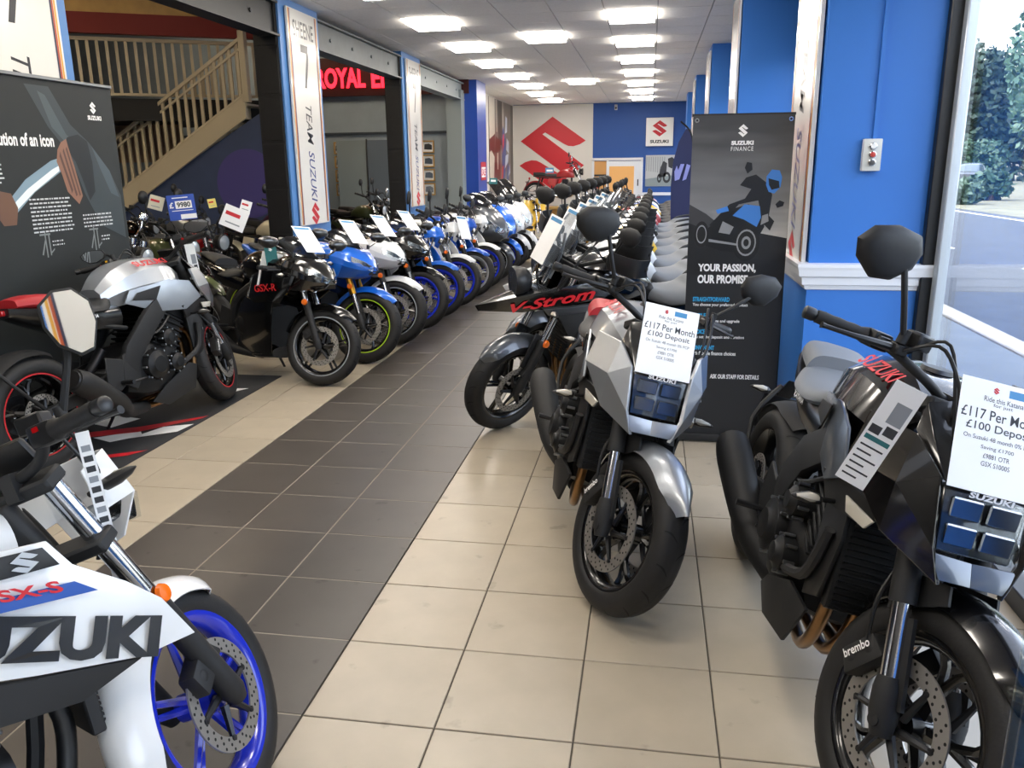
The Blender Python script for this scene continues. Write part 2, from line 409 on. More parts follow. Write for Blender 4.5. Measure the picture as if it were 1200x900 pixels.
# grey beams between the pillars, black posts with boards
def board(Y0, Y1, side):
    x = XL+.005 if side < 0 else XR-.005
    s = -side
    yc = (Y0+Y1)/2; wd = Y1-Y0; z0, z1 = .98, 3.12; zc = (z0+z1)/2
    t = empty('pillar_sign', (x, yc, z0)); t_o = Vector((x, yc, z0))
    u = Vector((0, 1, 0)) if side < 0 else Vector((0, -1, 0))
    f = Frame((0.025*s, 0, (z1-z0)/2), u, (0, 0, 1))
    m = MB(); f.board(m, wd, z1-z0, .02); m.obj('board', mat('gloss_sign_white', '#e4e3df', .2, coat=.35), t, 0)
    h = z1-z0
    for off, nm, cl_ in ((wd/2-.025, 'stripe_print', '#d9a13a'), (wd/2-.045, 'stripe_print', '#b4512c'), (wd/2-.06, 'stripe_print', '#2a3350')):
        m = MB()
        for sg in (-1, 1): f.rect(m, sg*off-.008, -h/2+.01, sg*off+.008, h/2-.01)
        m.obj(nm, mat('stripe'+cl_, cl_, .3), t, 0, recalc=False)
    m = MB(); f.text(m, 'SHEENE', 0, h/2-.18, wd*.68, .16, .015)
    f.poly(m, [(-.10, h/2-.32), (.09, h/2-.32), (.09, h/2-.44), (.0, h/2-.74), (-.05, h/2-.74), (.035, h/2-.44), (.035, h/2-.395), (-.10, h/2-.395)])
    # vertical lettering, rotated reading downwards
    fit_text(m, 'TEAM', .40, .15, lambda a, b: f.at(b, -a-.04, .001), .004, .25)
    m.obj('lettering', mat('sign_black', '#20222a', .3), t, 0, recalc=False)
    m = MB(); fit_text(m, 'SUZUKI', .53, .15, lambda a, b: f.at(b, -a-.57, .001), .008, .25); m.obj('lettering', mat('sign_navy', '#27397c', .3), t, 0, recalc=False)
    m = MB(); slogo(m, .22, .24, lambda a, b: f.at(a, b-.96, .001)); m.obj('logo_print', REDINK, t, 0, recalc=False)
    return t
PILY = (.85, 5.0, 9.15, 13.35, -3.30)
pw = mat('pillar_blue', '#5285c4', .45, bump=.08, bscale=90)
rail_prof = [(0, -.075), (.012, -.07), (.018, -.05), (.03, -.045), (.034, -.01), (.05, .0), (.055, .03), (.06, .045), (.06, .06), (0, .062)]
def rail_around(name, pts, z, inward):
    """moulded strip along a polyline of (x, y) with outward normals"""
    m = MB(); rings = []
    n = len(pts)
    for i, (x, y) in enumerate(pts):
        d0 = Vector((pts[i][0]-pts[i-1][0], pts[i][1]-pts[i-1][1])) if i > 0 else None
        d1 = Vector((pts[i+1][0]-pts[i][0], pts[i+1][1]-pts[i][1])) if i < n-1 else None
        d0 = (d0 or d1).normalized(); d1 = (d1 or d0).normalized()
        n0, n1 = Vector((d0.y, -d0.x))*inward, Vector((d1.y, -d1.x))*inward; nn = (n0+n1); nn = nn/nn.dot(n0)
        rings.append([(x+nn.x*a, y+nn.y*a, z+b) for a, b in rail_prof])
    m.loft(rings); return structure(m.obj(name, TRIMW, smooth=0))
PW = 1.0
for k, y in enumerate(PILY):
    y1 = y+PW
    if k != 3:
        p = MB().box((-1.60, y+PW/2, 1.6), (.27, PW, 3.2)).obj('pillar', pw); structure(p)
        # black painted face towards the door
        q = MB().box((-1.61, y-.012, 1.575), (.25, .024, 3.15)).obj('post_face', BLACKW, p)
        for r_ in range(7):
            MB().box((-1.61, y-.026, .25+.45*r_), (.235, .008, .42)).obj('block', BLACKW, p, 0, bevel=.003)
        t = board(y+.12, y1-.12, -1)
        tag(t, ['tall white racing sign on the blue pillar behind the black fabric banner', 'tall white racing sign on the blue pillar beside the wooden stairs', 'tall white racing sign on the blue pillar right of the red neon sign', '', 'tall white racing sign on the blue pillar near the shop entrance'][k], 'sign', None)
    else:
        structure(MB().box((-1.42, y+.45, 1.6), (.40, .9, 3.2)).obj('pillar', mat('pillar_blue_deep', '#1f46a0', .35)))
    # right hand pillars with sign boards and dado rail
    yr = y+.35; yr1 = yr+.75
    structure(MB().box(((XR+XWIN)/2, (yr+yr1)/2, 1.62), (XWIN-XR, .75, 3.24)).obj('pillar', BLUEW))
    rail_around('trim_2', [(XWIN-.02, yr), (XR, yr), (XR, yr1), (XWIN-.02, yr1)], 1.01, -1)
    t = board(yr+.04, yr1-.04, 1)
    tag(t, ['tall white racing sign on the blue pillar behind the finance banner', 'tall white racing sign on the second blue window pillar', 'tall white racing sign on the third blue window pillar', 'tall white racing sign on the blue window pillar nearest the back wall', 'tall white racing sign on the blue window pillar near the shop entrance'][k], 'sign')
structure(MB().box((3.3, 17.9, 1.62), (.66, .75, 3.24)).obj('pillar', BLUEW))
# beam along the annex opening (I-section), one length per bay
def beam(y0, y1, m, z=2.98):
    b = MB(); b.box((XL-.10, (y0+y1)/2, z+.15), (.20, y1-y0, .02)); b.box((XL-.10, (y0+y1)/2, z-.15), (.20, y1-y0, .02)); b.box((XL-.06, (y0+y1)/2, z), (.014, y1-y0, .30))
    o = structure(b.obj('beam', m))
    for k in range(4):
        yy = y0+(y1-y0)*(.15+.23*k); MB().lathe([(.0, .02), (.02, .015), (.02, 0)], (XL-.055, yy, z), 'x', 8).obj('bolt', m, o)
beam(-8.5, -3.3, mat('black_beam', '#1c1e20', .5)); beam(-2.3, .85, MATS['black_beam']); beam(1.85, 5.0, MATS['black_beam']); beam(6.0, 9.15, GREYBEAM); beam(10.15, 13.35, mat('pale_beam', '#8a9496', .5))
structure(MB().box((-1.62, 13.2, 1.5), (.30, .3, 3.0)).obj('pillar', MATS['pale_beam']))

# right window bays
def bay(n, y0, y1):
    w = empty('window_%d' % n, (XWIN-.06, (y0+y1)/2, 0)); w['kind'] = 'structure'
    yc = 0; L = y1-y0
    def add(nm, mb, m, **k): return mb.obj(nm, m, w, **k)
    mb = MB()
    for s in (-1, 1): mb.box((-.0, s*(L/2-.025), 1.62), (.09, .05, 3.24))
    mb.box((0, 0, .04), (.09, L-.1, .08)); mb.box((0, 0, 3.2), (.09, L-.1, .08))
    add('window_frame', mb, FRAMEB, bevel=.004)
    for s in (-1, 1): add('mullion', MB().box((.03, s*(L/2-.085), 1.3), (.05, .06, 2.46)), FRAMEG, bevel=.006)
    add('blind', MB().box((.0, 0, 2.86), (.05, L-.1, .64)), FRAMEB)
    add('transom', MB().box((.03, 0, .96), (.03, L-.12, .06)), TRIMW, bevel=.004) if n != 1 else None
    add('pane', MB().box((.035, 0, 1.32), (.008, L-.17, 2.45)), WGLASS)
ys = [(-8.5, -2.95), (-2.20, 1.2), (1.95, 5.35), (6.1, 9.5), (10.25, 13.7), (14.45, 17.5), (18.3, 20.5)]
for i, (a, b) in enumerate([ys[1], ys[2], ys[3], ys[4], ys[5], ys[6], ys[0]]): bay(i+1, a, b)

# switch box on the near pillar
sb = empty('switch_box', (3.215, 1.2, 1.52)); m = MB(); m.box((0, -.02, .075), (.085, .04, .15)); m.obj('box', mat('switch_grey', '#cfcfc8', .45), sb, bevel=.005, seg=2)
for k, (c_, zz) in enumerate((('#e8e8e4', .115), ('#c0392b', .077), ('#4a4a4a', .04))):
    m = MB(); m.lathe([(.017, 0), (.017, -.008), (.0135, -.010)], (0, -.041, zz), 'y', 16); o = m.obj('bezel', CHROME, sb)
    MB().lathe([(.0125, -.006), (.0125, -.014), (0, -.016)], (0, -.041, zz), 'y', 16).obj('button', mat('button%d' % k, c_, .35), o)
m = MB(); m.box((.012, -.008, .9), (.02, .014, 1.5)); m.obj('conduit', BLUEW, sb)
tag(sb, 'small grey wall switch box with three round buttons on the blue pillar', 'switch')

# back wall items
f = Frame((2.37, YB-.10, 2.43), (1, 0, 0), (0, 0, 1)); s_ = empty('wall_sign', (2.37, YB-.05, 2.06)); s_.location = (0, 0, 0)
m = MB(); f.board(m, .73, .74, .08); m.obj('box', mat('sign_white', '#ecebe6', .4), s_, bevel=.006)
m = MB(); slogo(m, .40, .42, lambda a, b: f.at(a, b+.09, .002)); m.obj('logo_print', REDINK, s_, 0, recalc=False)
m = MB(); f.text(m, 'SUZUKI', 0, -.25, .50, .085, .05); m.obj('lettering', INK, s_, 0, recalc=False)
tag(s_, 'square white wall sign with red emblem and dark lettering on the blue back wall', 'sign')
f = Frame((2.48, YB-.03, 1.41), (1, 0, 0), (0, 0, 1)); s_ = empty('wall_poster')
m = MB(); f.board(m, .92, .83, .03); m.obj('board', mat('poster_pale', '#b9bcbc', .5), s_, 0)
m = MB(); f.poly(m, [(-.46, -.41), (.46, -.41), (.46, -.1), (-.46, -.22)]); m.obj('ground_print', mat('poster_grey', '#8a9596', .5), s_, 0, recalc=False)
m = MB()
for k in range(9): f.poly(m, [(-.44+.06*k, .0-.01*k), (-.42+.06*k, -.0-.01*k), (-.42+.06*k, .36), (-.44+.06*k, .38)])
m.obj('fence_print', mat('poster_mid', '#8f9494', .5), s_, 0, recalc=False)
def disc(f, m, a, b, r0, r1, k=.002, n=20, sx=1.):
    for i in range(n):
        w0, w1 = 2*PI*i/n, 2*PI*(i+1)/n
        f.poly(m, [(a+r0*math.cos(w0)*sx, b+r0*math.sin(w0)), (a+r1*math.cos(w0)*sx, b+r1*math.sin(w0)), (a+r1*math.cos(w1)*sx, b+r1*math.sin(w1)), (a+r0*math.cos(w1)*sx, b+r0*math.sin(w1))], k)
m = MB(); disc(f, m, .12, -.18, .08, .15, sx=.7); disc(f, m, -.08, -.2, .06, .12, sx=.5); f.poly(m, [(-.1, -.2), (.1, -.15), (.12, .2), (.02, .26), (-.05, .1)], .002); f.poly(m, [(.14, .32), (.25, .36), (.32, .3), (.26, .05), (.16, .1)], .002)
m.obj('motorcycle_print', INK, s_, 0, recalc=False)
tag(s_, 'black and white motorcycle poster under the square white sign on the back wall', 'poster')
d1 = empty('door_1', (1.25, YB-.0, 0)); d1['kind'] = 'structure'
m = MB()
for x in (-.67, -.27, .67): m.box((x, -.04, .87), (.06, .08, 1.74))
m.box((0, -.04, 1.73), (1.4, .08, .07)); m.obj('frame', TRIMW, d1, bevel=.004)
MB().box((.2, -.035, .85), (.88, .04, 1.66)).obj('leaf', TRIMW, d1, bevel=.003)
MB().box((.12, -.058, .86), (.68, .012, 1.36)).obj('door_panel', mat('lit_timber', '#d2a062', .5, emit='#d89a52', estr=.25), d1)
MB().box((.57, -.065, 1.1), (.03, .03, .18)).obj('door_handle', STEEL, d1, bevel=.004)
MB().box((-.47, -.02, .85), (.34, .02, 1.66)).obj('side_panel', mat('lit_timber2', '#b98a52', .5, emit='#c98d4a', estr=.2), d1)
MB().box((-.47, -.035, 1.30), (.34, .02, .05)).obj('side_rail', STEEL, d1)
structure(MB().box((2.5, YB-.03, .79), (1.1, .05, .08)).obj('trim_3', TRIMW))
cc = empty('ceiling_sensor', (1.18, YB-.08, 3.02)); MB().box((0, 0, .07), (.08, .08, .14)).obj('housing', mat('sensor_grey', '#b8b8b4', .5), cc, bevel=.01, seg=2); MB().lathe([(.0, -.05), (.025, -.045), (.03, -.035)], (0, 0, .05), 'y', 12).obj('lens', GLOSSB, cc)
tag(cc, 'small grey sensor box high on the blue back wall under the ceiling', 'sensor')

# mural and small red sign on the left wall
mu = empty('wall_mural'); f = Frame((-1.645, 18.55, 2.0), (0, 1, 0), (0, 0, 1))
m = MB(); f.board(m, 3.5, 2.35, .012); m.obj('panel', mat('mural_brown', '#6b625c', .3, noise=.15, nscale=1.5), mu, 0)
def art(f, mu, nm, col, polys, k=.001, rough=.35):
    for p in polys: m = MB(); f.poly(m, p, k); m.obj(nm, mat('art'+col, col, rough), mu, 0, recalc=False)
art(f, mu, 'pale_print', '#c9c1b4', [[(-1.75, .2), (-1.0, .35), (-1.0, 1.17), (-1.75, 1.17)], [(-1.75, -.75), (-1.2, -.7), (-1.1, -.2), (-1.5, -.05), (-1.75, -.1)], [(-.72, -.5), (-.6, -.5), (-.6, -.1), (-.72, -.1)], [(-.8, .4), (-.7, .4), (-.7, 1.17), (-.8, 1.17)], [(.08, -.2), (.18, -.2), (.2, 1.17), (.1, 1.17)]])
art(f, mu, 'dark_red_print', '#5c2422', [[(-1.2, -.7), (-.3, -.9), (-.25, .2), (-.9, .3), (-1.1, -.2)], [(-1.75, -.1), (-1.1, -.2), (-1.0, .35), (-1.75, .2)]], .0008)
art(f, mu, 'dark_print', '#3b332f', [[(-.55, .1), (.05, .1), (.05, 1.17), (-.55, 1.17)], [(1.3, -1.17), (1.75, -1.17), (1.75, 1.17), (1.4, 1.17)]], .0007)
art(f, mu, 'rider_print', '#38508c', [[(.0, -.7), (.3, -.9), (.6, -.2), (.5, .3), (.2, .6), (-.05, .3)], [(.6, -.8), (.9, -1.), (1.1, -.5), (.8, -.3)]], .002)
art(f, mu, 'rider_print', '#c23c3c', [[(.0, -.1), (.25, .1), (.3, .4), (.1, .35)], [(-.2, -.8), (.1, -.7), (.15, -.4), (-.05, -.45)]], .003)
art(f, mu, 'rider_print', '#b9c4d8', [[(.35, -.5), (.9, -.3), (.95, -.1), (.5, -.15)], [(.45, .4), (.75, .45), (.8, .8), (.55, .85)], [(.6, .0), (1., -.1), (1.05, .2), (.7, .3)], [(.9, -.7), (1.2, -.6), (1.15, -.35)]], .003)
tag(mu, 'large photographic racing mural on the wall behind the white scooters', 'mural')
sg = empty('wall_notice'); f = Frame((-1.21, 13.85, 1.48), (0, 1, 0), (0, 0, 1)); m = MB(); f.board(m, .5, .36, .008); m.obj('card', mat('notice_red', '#b8202a', .4), sg, 0)
m = MB(); f.rect(m, -.22, -.12, .22, .08, .001); m.obj('white_print', WHITEINK, sg, 0, recalc=False); m = MB(); f.text(m, 'SALE', 0, -.02, .38, .14, .03, k=.002); m.obj('lettering', REDINK, sg, 0, recalc=False)
tag(sg, 'small red and white notice on the deep blue pillar', 'notice')

# annex: neon sign, picture frames, grey cabinets
ns = empty('neon_sign'); f = Frame((-3.02, 13.30, 3.31), (1, 0, 0), (0, 0, 1))
m = MB(); f.board(m, 3.3, .72, .05); m.obj('backing', mat('sign_dark_red', '#3a0708', .5), ns, 0)
m = MB(); f.text(m, 'ROYAL', -.93, -.02, 1.02, .38, .03, k=.012); f.text(m, 'ENFIELD', .42, -.02, 1.42, .40, .03, k=.012)
m.obj('lettering', emissive('neon_red', '#ff2030', 3.2), ns, 0, thick=.02)
tag(ns, 'glowing red neon lettering sign on the grey annex wall', 'sign')
pf = None
pcs = ['#3c3f44', '#54606e', '#6a7686', '#7b8796']
for (x, lab, cnt) in ((-4.1, 'beside the grey screens', 4), (-2.24, 'right of the black post', 4)):
    for k in range(cnt):
        z = 1.965-.275*k
        o = empty('picture_frame', (x, 13.385, z-.12)); w, h = (.25, .24) if x > -3 else (.22, .24)
        m = MB()
        for s in (-1, 1): m.box((s*(w/2-.0125), -.012, .12), (.025, .03, h)); m.box((0, -.012, .12+s*(h/2-.0125)), (w-.05, .03, .025))
        m.obj('frame', PINE, o, 0, bevel=.003)
        MB().box((0, -.004, .12), (w-.05, .008, h-.05)).obj('mount', PAPER, o, 0)
        ff = Frame((0, -.009, .12), (1, 0, 0), (0, 0, 1)); m = MB(); ff.poly(m, [(-.08, -.05), (.08, -.06), (.08, .03), (.02, .06), (-.07, .05)]); m.obj('photo_print', mat('photo%d' % k, pcs[k], .4), o, 0, recalc=False)
        n_ = ['top', 'second', 'third', 'bottom'][k]
        tag(o, 'pine picture frame with a dark photo, %s of the column %s' % (n_, lab), 'picture', 'pine picture frames on the annex wall')
for k, (x, w) in enumerate(((-3.72, .62), (-3.08, .62))):
    o = empty('display_screen', (x, 13.05, 0)); MB().box((0, 0, 1.05), (w, .03, 2.1)).obj('panel', mat('screen_grey%d' % k, ['#8a9597', '#66707a'][k], .5), o, bevel=.004)
    MB().box((w/2, 0, 1.06), (.025, .05, 2.12)).obj('post', ALU, o); m = MB(); m.box((-.2, 0, .015), (.05, .4, .03)); m.box((.2, 0, .015), (.05, .4, .03)); m.obj('foot', ALU, o)
    tag(o, ['pale grey freestanding screen panel beside the picture frames', 'darker grey freestanding screen panel next to the black post'][k], 'screen')

# staircase and landing balustrade (annex)
st = empty('staircase', (0, 0, 0))
A, B = Vector((-7.35, 9.0, .45)), Vector((-3.87, 9.0, 2.62))
dirv = (B-A).normalized()
def sloped(nm, a, b, dz0, dz1, y, t, m, parent):
    mb = MB(); mb.hull8([(a.x, y-t/2, a.z+dz0), (b.x, y-t/2, b.z+dz0), (b.x, y+t/2, b.z+dz0), (a.x, y+t/2, a.z+dz0)], [(a.x, y-t/2, a.z+dz1), (b.x, y-t/2, b.z+dz1), (b.x, y+t/2, b.z+dz1), (a.x, y+t/2, a.z+dz1)])
    return mb.obj(nm, m, parent, 0, bevel=.004)
sloped('stringer', A, B, -.30, .02, 9.0, .05, CREAM, st); sloped('stringer', A, B, -.30, .02, 10.0, .05, CREAM, st)
sloped('handrail', A, B, .78, .84, 9.0, .06, CREAM, st); sloped('lower_rail', A, B, .02, .06, 9.0, .05, CREAM, st); sloped('mid_rail', A, B, .66, .70, 9.0, .04, CREAM, st)
nb = 27
for k in range(nb):
    p = A.lerp(B, (k+.5)/nb); MB().box((p.x, 9.0, p.z+.42), (.045, .03, .74)).obj('baluster', CREAM, st, 0)
for k in range(13):
    p = A.lerp(B, k/13); MB().box((p.x+.14, 9.5, p.z-.02+.08), (.29, .96, .03)).obj('tread', CREAM, st, 0); MB().box((p.x+.01, 9.5, p.z-.02), (.02, .96, .17)).obj('riser', CREAM, st, 0)
MB().box((B.x+.03, 9.0, B.z+.42), (.10, .10, 1.0)).obj('newel_post', CREAM, st, bevel=.006)
tag(st, 'cream painted wooden staircase with slatted balustrade rising to the landing', 'staircase')
ld = structure(MB().prism([(-9.9, 6.3), (-3.6, 9.95), (-3.6, 10.3), (-5.6, 11.0), (-9.9, 11.0)], (0, 0, 2.3), (1, 0, 0), (0, 1, 0), .32).obj('landing', MATTE))
bl = empty('landing_balustrade', (0, 0, 0)); a, b = Vector((-8.2, 7.25, 2.64)), Vector((-3.95, 9.7, 2.64))
L = (b-a).length; ang = math.atan2(b.y-a.y, b.x-a.x); rt = Matrix.Rotation(ang, 3, 'Z')
for z, nm, h in ((.80, 'top_rail', .05), (.03, 'bottom_rail', .04)): c = (a+b)/2; MB().box((c.x, c.y, c.z+z), (L, .06, h), rt).obj(nm, CREAM, bl, 0)
n = 38
for k in range(n):
    p = a.lerp(b, (k+.5)/n); post = k in (15,)
    MB().box((p.x, p.y, p.z+.42), (.11 if post else .042, .09 if post else .03, .9 if post else .76), rt).obj('newel_post' if post else 'baluster', CREAM, bl, 0)
tag(bl, 'cream wooden slatted balustrade along the dark upper landing', 'balustrade')
structure(MB().hull8([(-9.9, 6.2, 3.50), (-3.5, 9.75, 3.50), (-3.5, 9.9, 3.50), (-9.9, 6.35, 3.50)], [(-9.9, 6.2, 3.78), (-3.5, 9.75, 3.78), (-3.5, 9.9, 3.78), (-9.9, 6.35, 3.78)]).obj('trim_4', REDB))
structure(MB().hull8([(-9.9, 6.2, 3.78), (-3.5, 9.75, 3.78), (-3.5, 9.9, 3.78), (-9.9, 6.35, 3.78)], [(-9.9, 6.2, 4.6), (-3.5, 9.75, 4.6), (-3.5, 9.9, 4.6), (-9.9, 6.35, 4.6)]).obj('trim_5', PINE))
structure(MB().box((-3.6, 10.0, 2.0), (.2, .2, 4.0)).obj('pillar', REDB))
uw = structure(MB().prism([(-7.9, 0), (-3.0, 0), (-3.0, 2.75), (-3.78, 2.32), (-7.9, 0.0)][:4], (0, 9.03, 0), (1, 0, 0), (0, 0, 1), -.06).obj('wall_understair', mat('understair_navy', '#3c4a6c', .65, noise=.08, nscale=3)))
m = MB(); m.lathe([(0, -.004), (.52, -.004), (.52, 0)], (-3.95, 9.022, 1.35), 'y', 40); m.obj('painted_circle', PURPW, uw)
structure(MB().box((-6.5, 10.0, 2.0), (1.9, .05, .6)).obj('wall_plaster', mat('beige_plaster', '#b09a86', .7)))

# black picture banner on the left
BX = -1.38
ban = empty('fabric_banner', (BX, 1.12, 0)); f = Frame((0, -.02, 1.12), (0, 1, 0), (0, 0, 1)); BW, BH = 1.94, 1.94
m = MB(); f.board(m, BW, BH, .012); m.obj('fabric', mat('banner_black', '#1a2022', .6, noise=.12, nscale=2), ban, 0)
MB().box((0, -.02, 2.095), (.03, BW, .02)).obj('top_bar', ALU, ban, bevel=.003); m = MB(); m.box((.0, -.02, .075), (.14, BW+.02, .13)); m.obj('base', MATTE, ban, bevel=.01, seg=2)
rx = BW/2; O = .28
sh = lambda L: [(x+O, y) for x, y in L]
art(f, ban, 'robe_print', '#333c40', [sh([(-.10, .93), (.10, .93), (.25, .72), (.40, .62), (.574, .444), (.66, .28), (.66, .0), (.42, .10), (.30, .30), (.20, .55), (.05, .70)])], .0006)
art(f, ban, 'robe_print', '#4a555a', [sh([(.0, .90), (.06, .88), (.20, .66), (.30, .60), (.20, .60), (.08, .70)])], .0009)
art(f, ban, 'sleeve_print', '#46525a', [sh([(.42, .60), (.574, .444), (.64, .27), (.56, .30), (.48, .46)])], .0009)
art(f, ban, 'scabbard_print', '#11161a', [sh([(.16, .60), (.204, .645), (.305, .665), (.385, .625), (.41, .497), (.40, .314), (.337, .26), (.29, .40), (.25, .50)])], .0012)
art(f, ban, 'blade_print', '#7f98a8', [sh([(-.40, .215), (-.372, .275), (-.203, .40), (.029, .505), (.10, .52), (.10, .44), (-.144, .325), (-.33, .20)])], .001)
art(f, ban, 'blade_edge_print', '#e4edf2', [sh([(-.372, .235), (-.20, .345), (.03, .455), (.09, .475), (.09, .445), (-.144, .330), (-.34, .21)])], .0014)
art(f, ban, 'hand_print', '#8a6350', [sh([(.078, .50), (.10, .57), (.14, .614), (.191, .635), (.20, .585), (.232, .471), (.272, .292), (.229, .242), (.138, .322), (.11, .422)])], .0016)
art(f, ban, 'left_hand_print', '#6e5040', [sh([(-.44, .345), (-.332, .325), (-.295, .243), (-.325, .15), (-.42, .15), (-.47, .22)])], .0016)
for i_, L_ in enumerate(([(.12, .56), (.19, .33), (.175, .31), (.11, .53)], [(.155, .58), (.225, .30), (.21, .29), (.145, .56)], [(.185, .59), (.255, .30), (.243, .29), (.175, .575)])): art(f, ban, 'finger_print', '#573b30', [sh(L_)], .002)
m = MB(); f.text(m, 'evolution of an icon', O-.20, .622, .56, .075, .03); f.text(m, 'SUZUKI', O+.492, .772, .135, .028, .05); m.obj('lettering', WHITEINK, ban, 0, recalc=False)
m = MB(); slogo(m, .06, .075, f.fn(O+.487, .833)); m.obj('logo_print', WHITEINK, ban, 0, recalc=False)
m = MB()
def lines(f, m, a0, a1, b0, n, step, h, seed):
    r = random.Random(seed)
    for k in range(n):
        a = a0; 
        while a < a1-.02:
            w = r.uniform(.012, .05)*((a1-a0)/.5)**.5
            if a+w > a1: break
            f.rect(m, a, b0-step*k-h/2, a+w, b0-step*k+h/2); a += w+.008
lines(f, m, O-.20, O+.16, .285, 9, .0235, .009, 3); lines(f, m, O+.247, O+.54, .172, 4, .0235, .009, 4); lines(f, m, O-.80, O-.36, .53, 7, .024, .009, 5); lines(f, m, O+.40, O+.50, .03, 2, .022, .008, 6); lines(f, m, O-.06, O+.06, .035, 2, .022, .008, 7)
m.obj('small_print', mat('print_light_grey', '#c8cccf', .5), ban, 0, recalc=False)
m = MB()
for (a, b) in ((O-.11, .025), (O+.337, .025)):
    f.rect(m, a-.05, b+.05, a+.04, b+.06); f.rect(m, a-.01, b-.08, a, b+.07); f.poly(m, [(a-.05, b-.06), (a-.04, b-.065), (a+.0, b+.03), (a-.01, b+.03)]); f.rect(m, a+.02, b-.07, a+.03, b+.05); f.poly(m, [(a+.03, b-.06), (a+.06, b-.04), (a+.06, b-.03), (a+.03, b-.05)])
m.obj('brush_print', mat('print_brush', '#7c8283', .5), ban, 0, recalc=False)
tag(ban, 'large black fabric banner showing hands drawing a sword behind the silver motorcycle', 'banner')

# finance banner
fb = empty('pull_up_banner', (2.64, 1.5, 0)); f = Frame((0, 0, .93), (1, 0, 0), (0, 0, 1)); BW, BH = .52, 1.76
m = MB(); f.board(m, BW, BH, .006); m.obj('sheet', mat('banner_charcoal', '#1b1c1f', .5), fb, 0)
# photographic print: a grey sky over hills, a rider
GRAD = bpy.data.materials.new('banner_sky_print'); GRAD.use_nodes = True; nt = GRAD.node_tree; bs = nt.nodes['Principled BSDF']; bs.inputs['Roughness'].default_value = .5
tcn = nt.nodes.new('ShaderNodeTexCoord'); sp = nt.nodes.new('ShaderNodeSeparateXYZ'); nz = nt.nodes.new('ShaderNodeTexNoise'); nz.inputs['Scale'].default_value = 2.2; mpn = nt.nodes.new('ShaderNodeMapping'); mpn.inputs['Scale'].default_value = (1, 1, 5)
ad = nt.nodes.new('ShaderNodeMath'); ad.operation = 'MULTIPLY_ADD'; ad.inputs[1].default_value = .25
rp = nt.nodes.new('ShaderNodeValToRGB'); el = rp.color_ramp.elements; el[0].position = .52; el[0].color = (*lin('#c3c3c1'), 1); el[1].position = .98; el[1].color = (*lin('#3a3b3e'), 1)
e = el.new(.70); e.color = (*lin('#7b7c7e'), 1); e = el.new(.62); e.color = (*lin('#a5a5a5'), 1)
mr = nt.nodes.new('ShaderNodeMapRange'); mr.inputs['From Min'].default_value = .3; mr.inputs['From Max'].default_value = 1.82; mr.inputs['To Min'].default_value = 0; mr.inputs['To Max'].default_value = 1.
nt.links.new(tcn.outputs['Object'], sp.inputs[0]); nt.links.new(sp.outputs['Z'], mr.inputs['Value']); nt.links.new(tcn.outputs['Object'], mpn.inputs[0]); nt.links.new(mpn.outputs[0], nz.inputs['Vector'])
nt.links.new(nz.outputs['Fac'], ad.inputs[0]); nt.links.new(mr.outputs[0], ad.inputs[2])
sb_ = nt.nodes.new('ShaderNodeMath'); sb_.operation = 'SUBTRACT'; sb_.inputs[1].default_value = .10; nt.links.new(ad.outputs[0], sb_.inputs[0]); nt.links.new(sb_.outputs[0], rp.inputs['Fac']); nt.links.new(rp.outputs[0], bs.inputs['Base Color'])
m = MB(); f.rect(m, -.26, .19, .26, .88, .0004); m.obj('sky_print', GRAD, fb, 0, recalc=False)
art(f, fb, 'hill_print', '#3a3a3d', [[(-.26, .42), (-.17, .37), (-.08, .30), (.0, .27), (.26, .2), (.26, .15), (-.26, .15)]], .0008)
art(f, fb, 'road_print', '#1c1d1f', [[(-.26, .32), (-.1, .26), (.1, .27), (.26, .24), (.26, .05), (-.26, .05)]], .001)
art(f, fb, 'bike_print', '#0f1012', [[(-.17, .20), (-.08, .17), (.02, .16), (.10, .22), (.14, .30), (.13, .38), (.05, .42), (-.02, .40), (-.12, .32), (-.19, .27)]], .0014)
art(f, fb, 'bike_print', '#3f7fd0', [[(-.03, .36), (.03, .42), (.11, .41), (.12, .35), (.10, .30), (.03, .34)], [(-.12, .39), (-.06, .41), (-.05, .385), (-.11, .37)], [(.135, .565), (.16, .60), (.20, .595), (.215, .56), (.21, .51), (.18, .475), (.15, .485), (.135, .52)]], .0022)
art(f, fb, 'rider_print', '#141518', [[(.0, .52), (.03, .56), (.08, .575), (.14, .53), (.17, .47), (.16, .36), (.19, .33), (.17, .28), (.13, .32), (.10, .44), (.0, .42), (-.12, .28), (-.15, .31), (-.05, .42), (.03, .45), (.06, .50)], [(.035, .58), (.06, .60), (.055, .635), (.03, .64), (.02, .61)], [(.20, .40), (.23, .41), (.235, .43), (.21, .44), (.19, .42)]], .0018)
art(f, fb, 'visor_print', '#101114', [[(.145, .555), (.20, .54), (.205, .505), (.165, .495), (.15, .52)]], .0026)
m = MB(); disc(f, m, .05, .215, .0, .10, .0016, sx=.72); disc(f, m, -.19, .26, .0, .07, .0016, sx=.55); m.obj('wheel_print', mat('print_tyre', '#0d0d0f', .5), fb, 0, recalc=False)
m = MB(); disc(f, m, .05, .215, .062, .072, .002, sx=.72); disc(f, m, .05, .215, .02, .035, .002, sx=.72); disc(f, m, -.19, .26, .042, .05, .002, sx=.55); m.obj('wheel_print', mat('print_wheel', '#8d8f92', .5), fb, 0, recalc=False)
art(f, fb, 'engine_print', '#8b8d90', [[(-.1, .27), (-.04, .26), (-.02, .30), (-.08, .33)], [(.12, .31), (.16, .33), (.155, .37), (.125, .36)], [(-.15, .22), (.0, .2), (.0, .21), (-.15, .235)]], .0026)
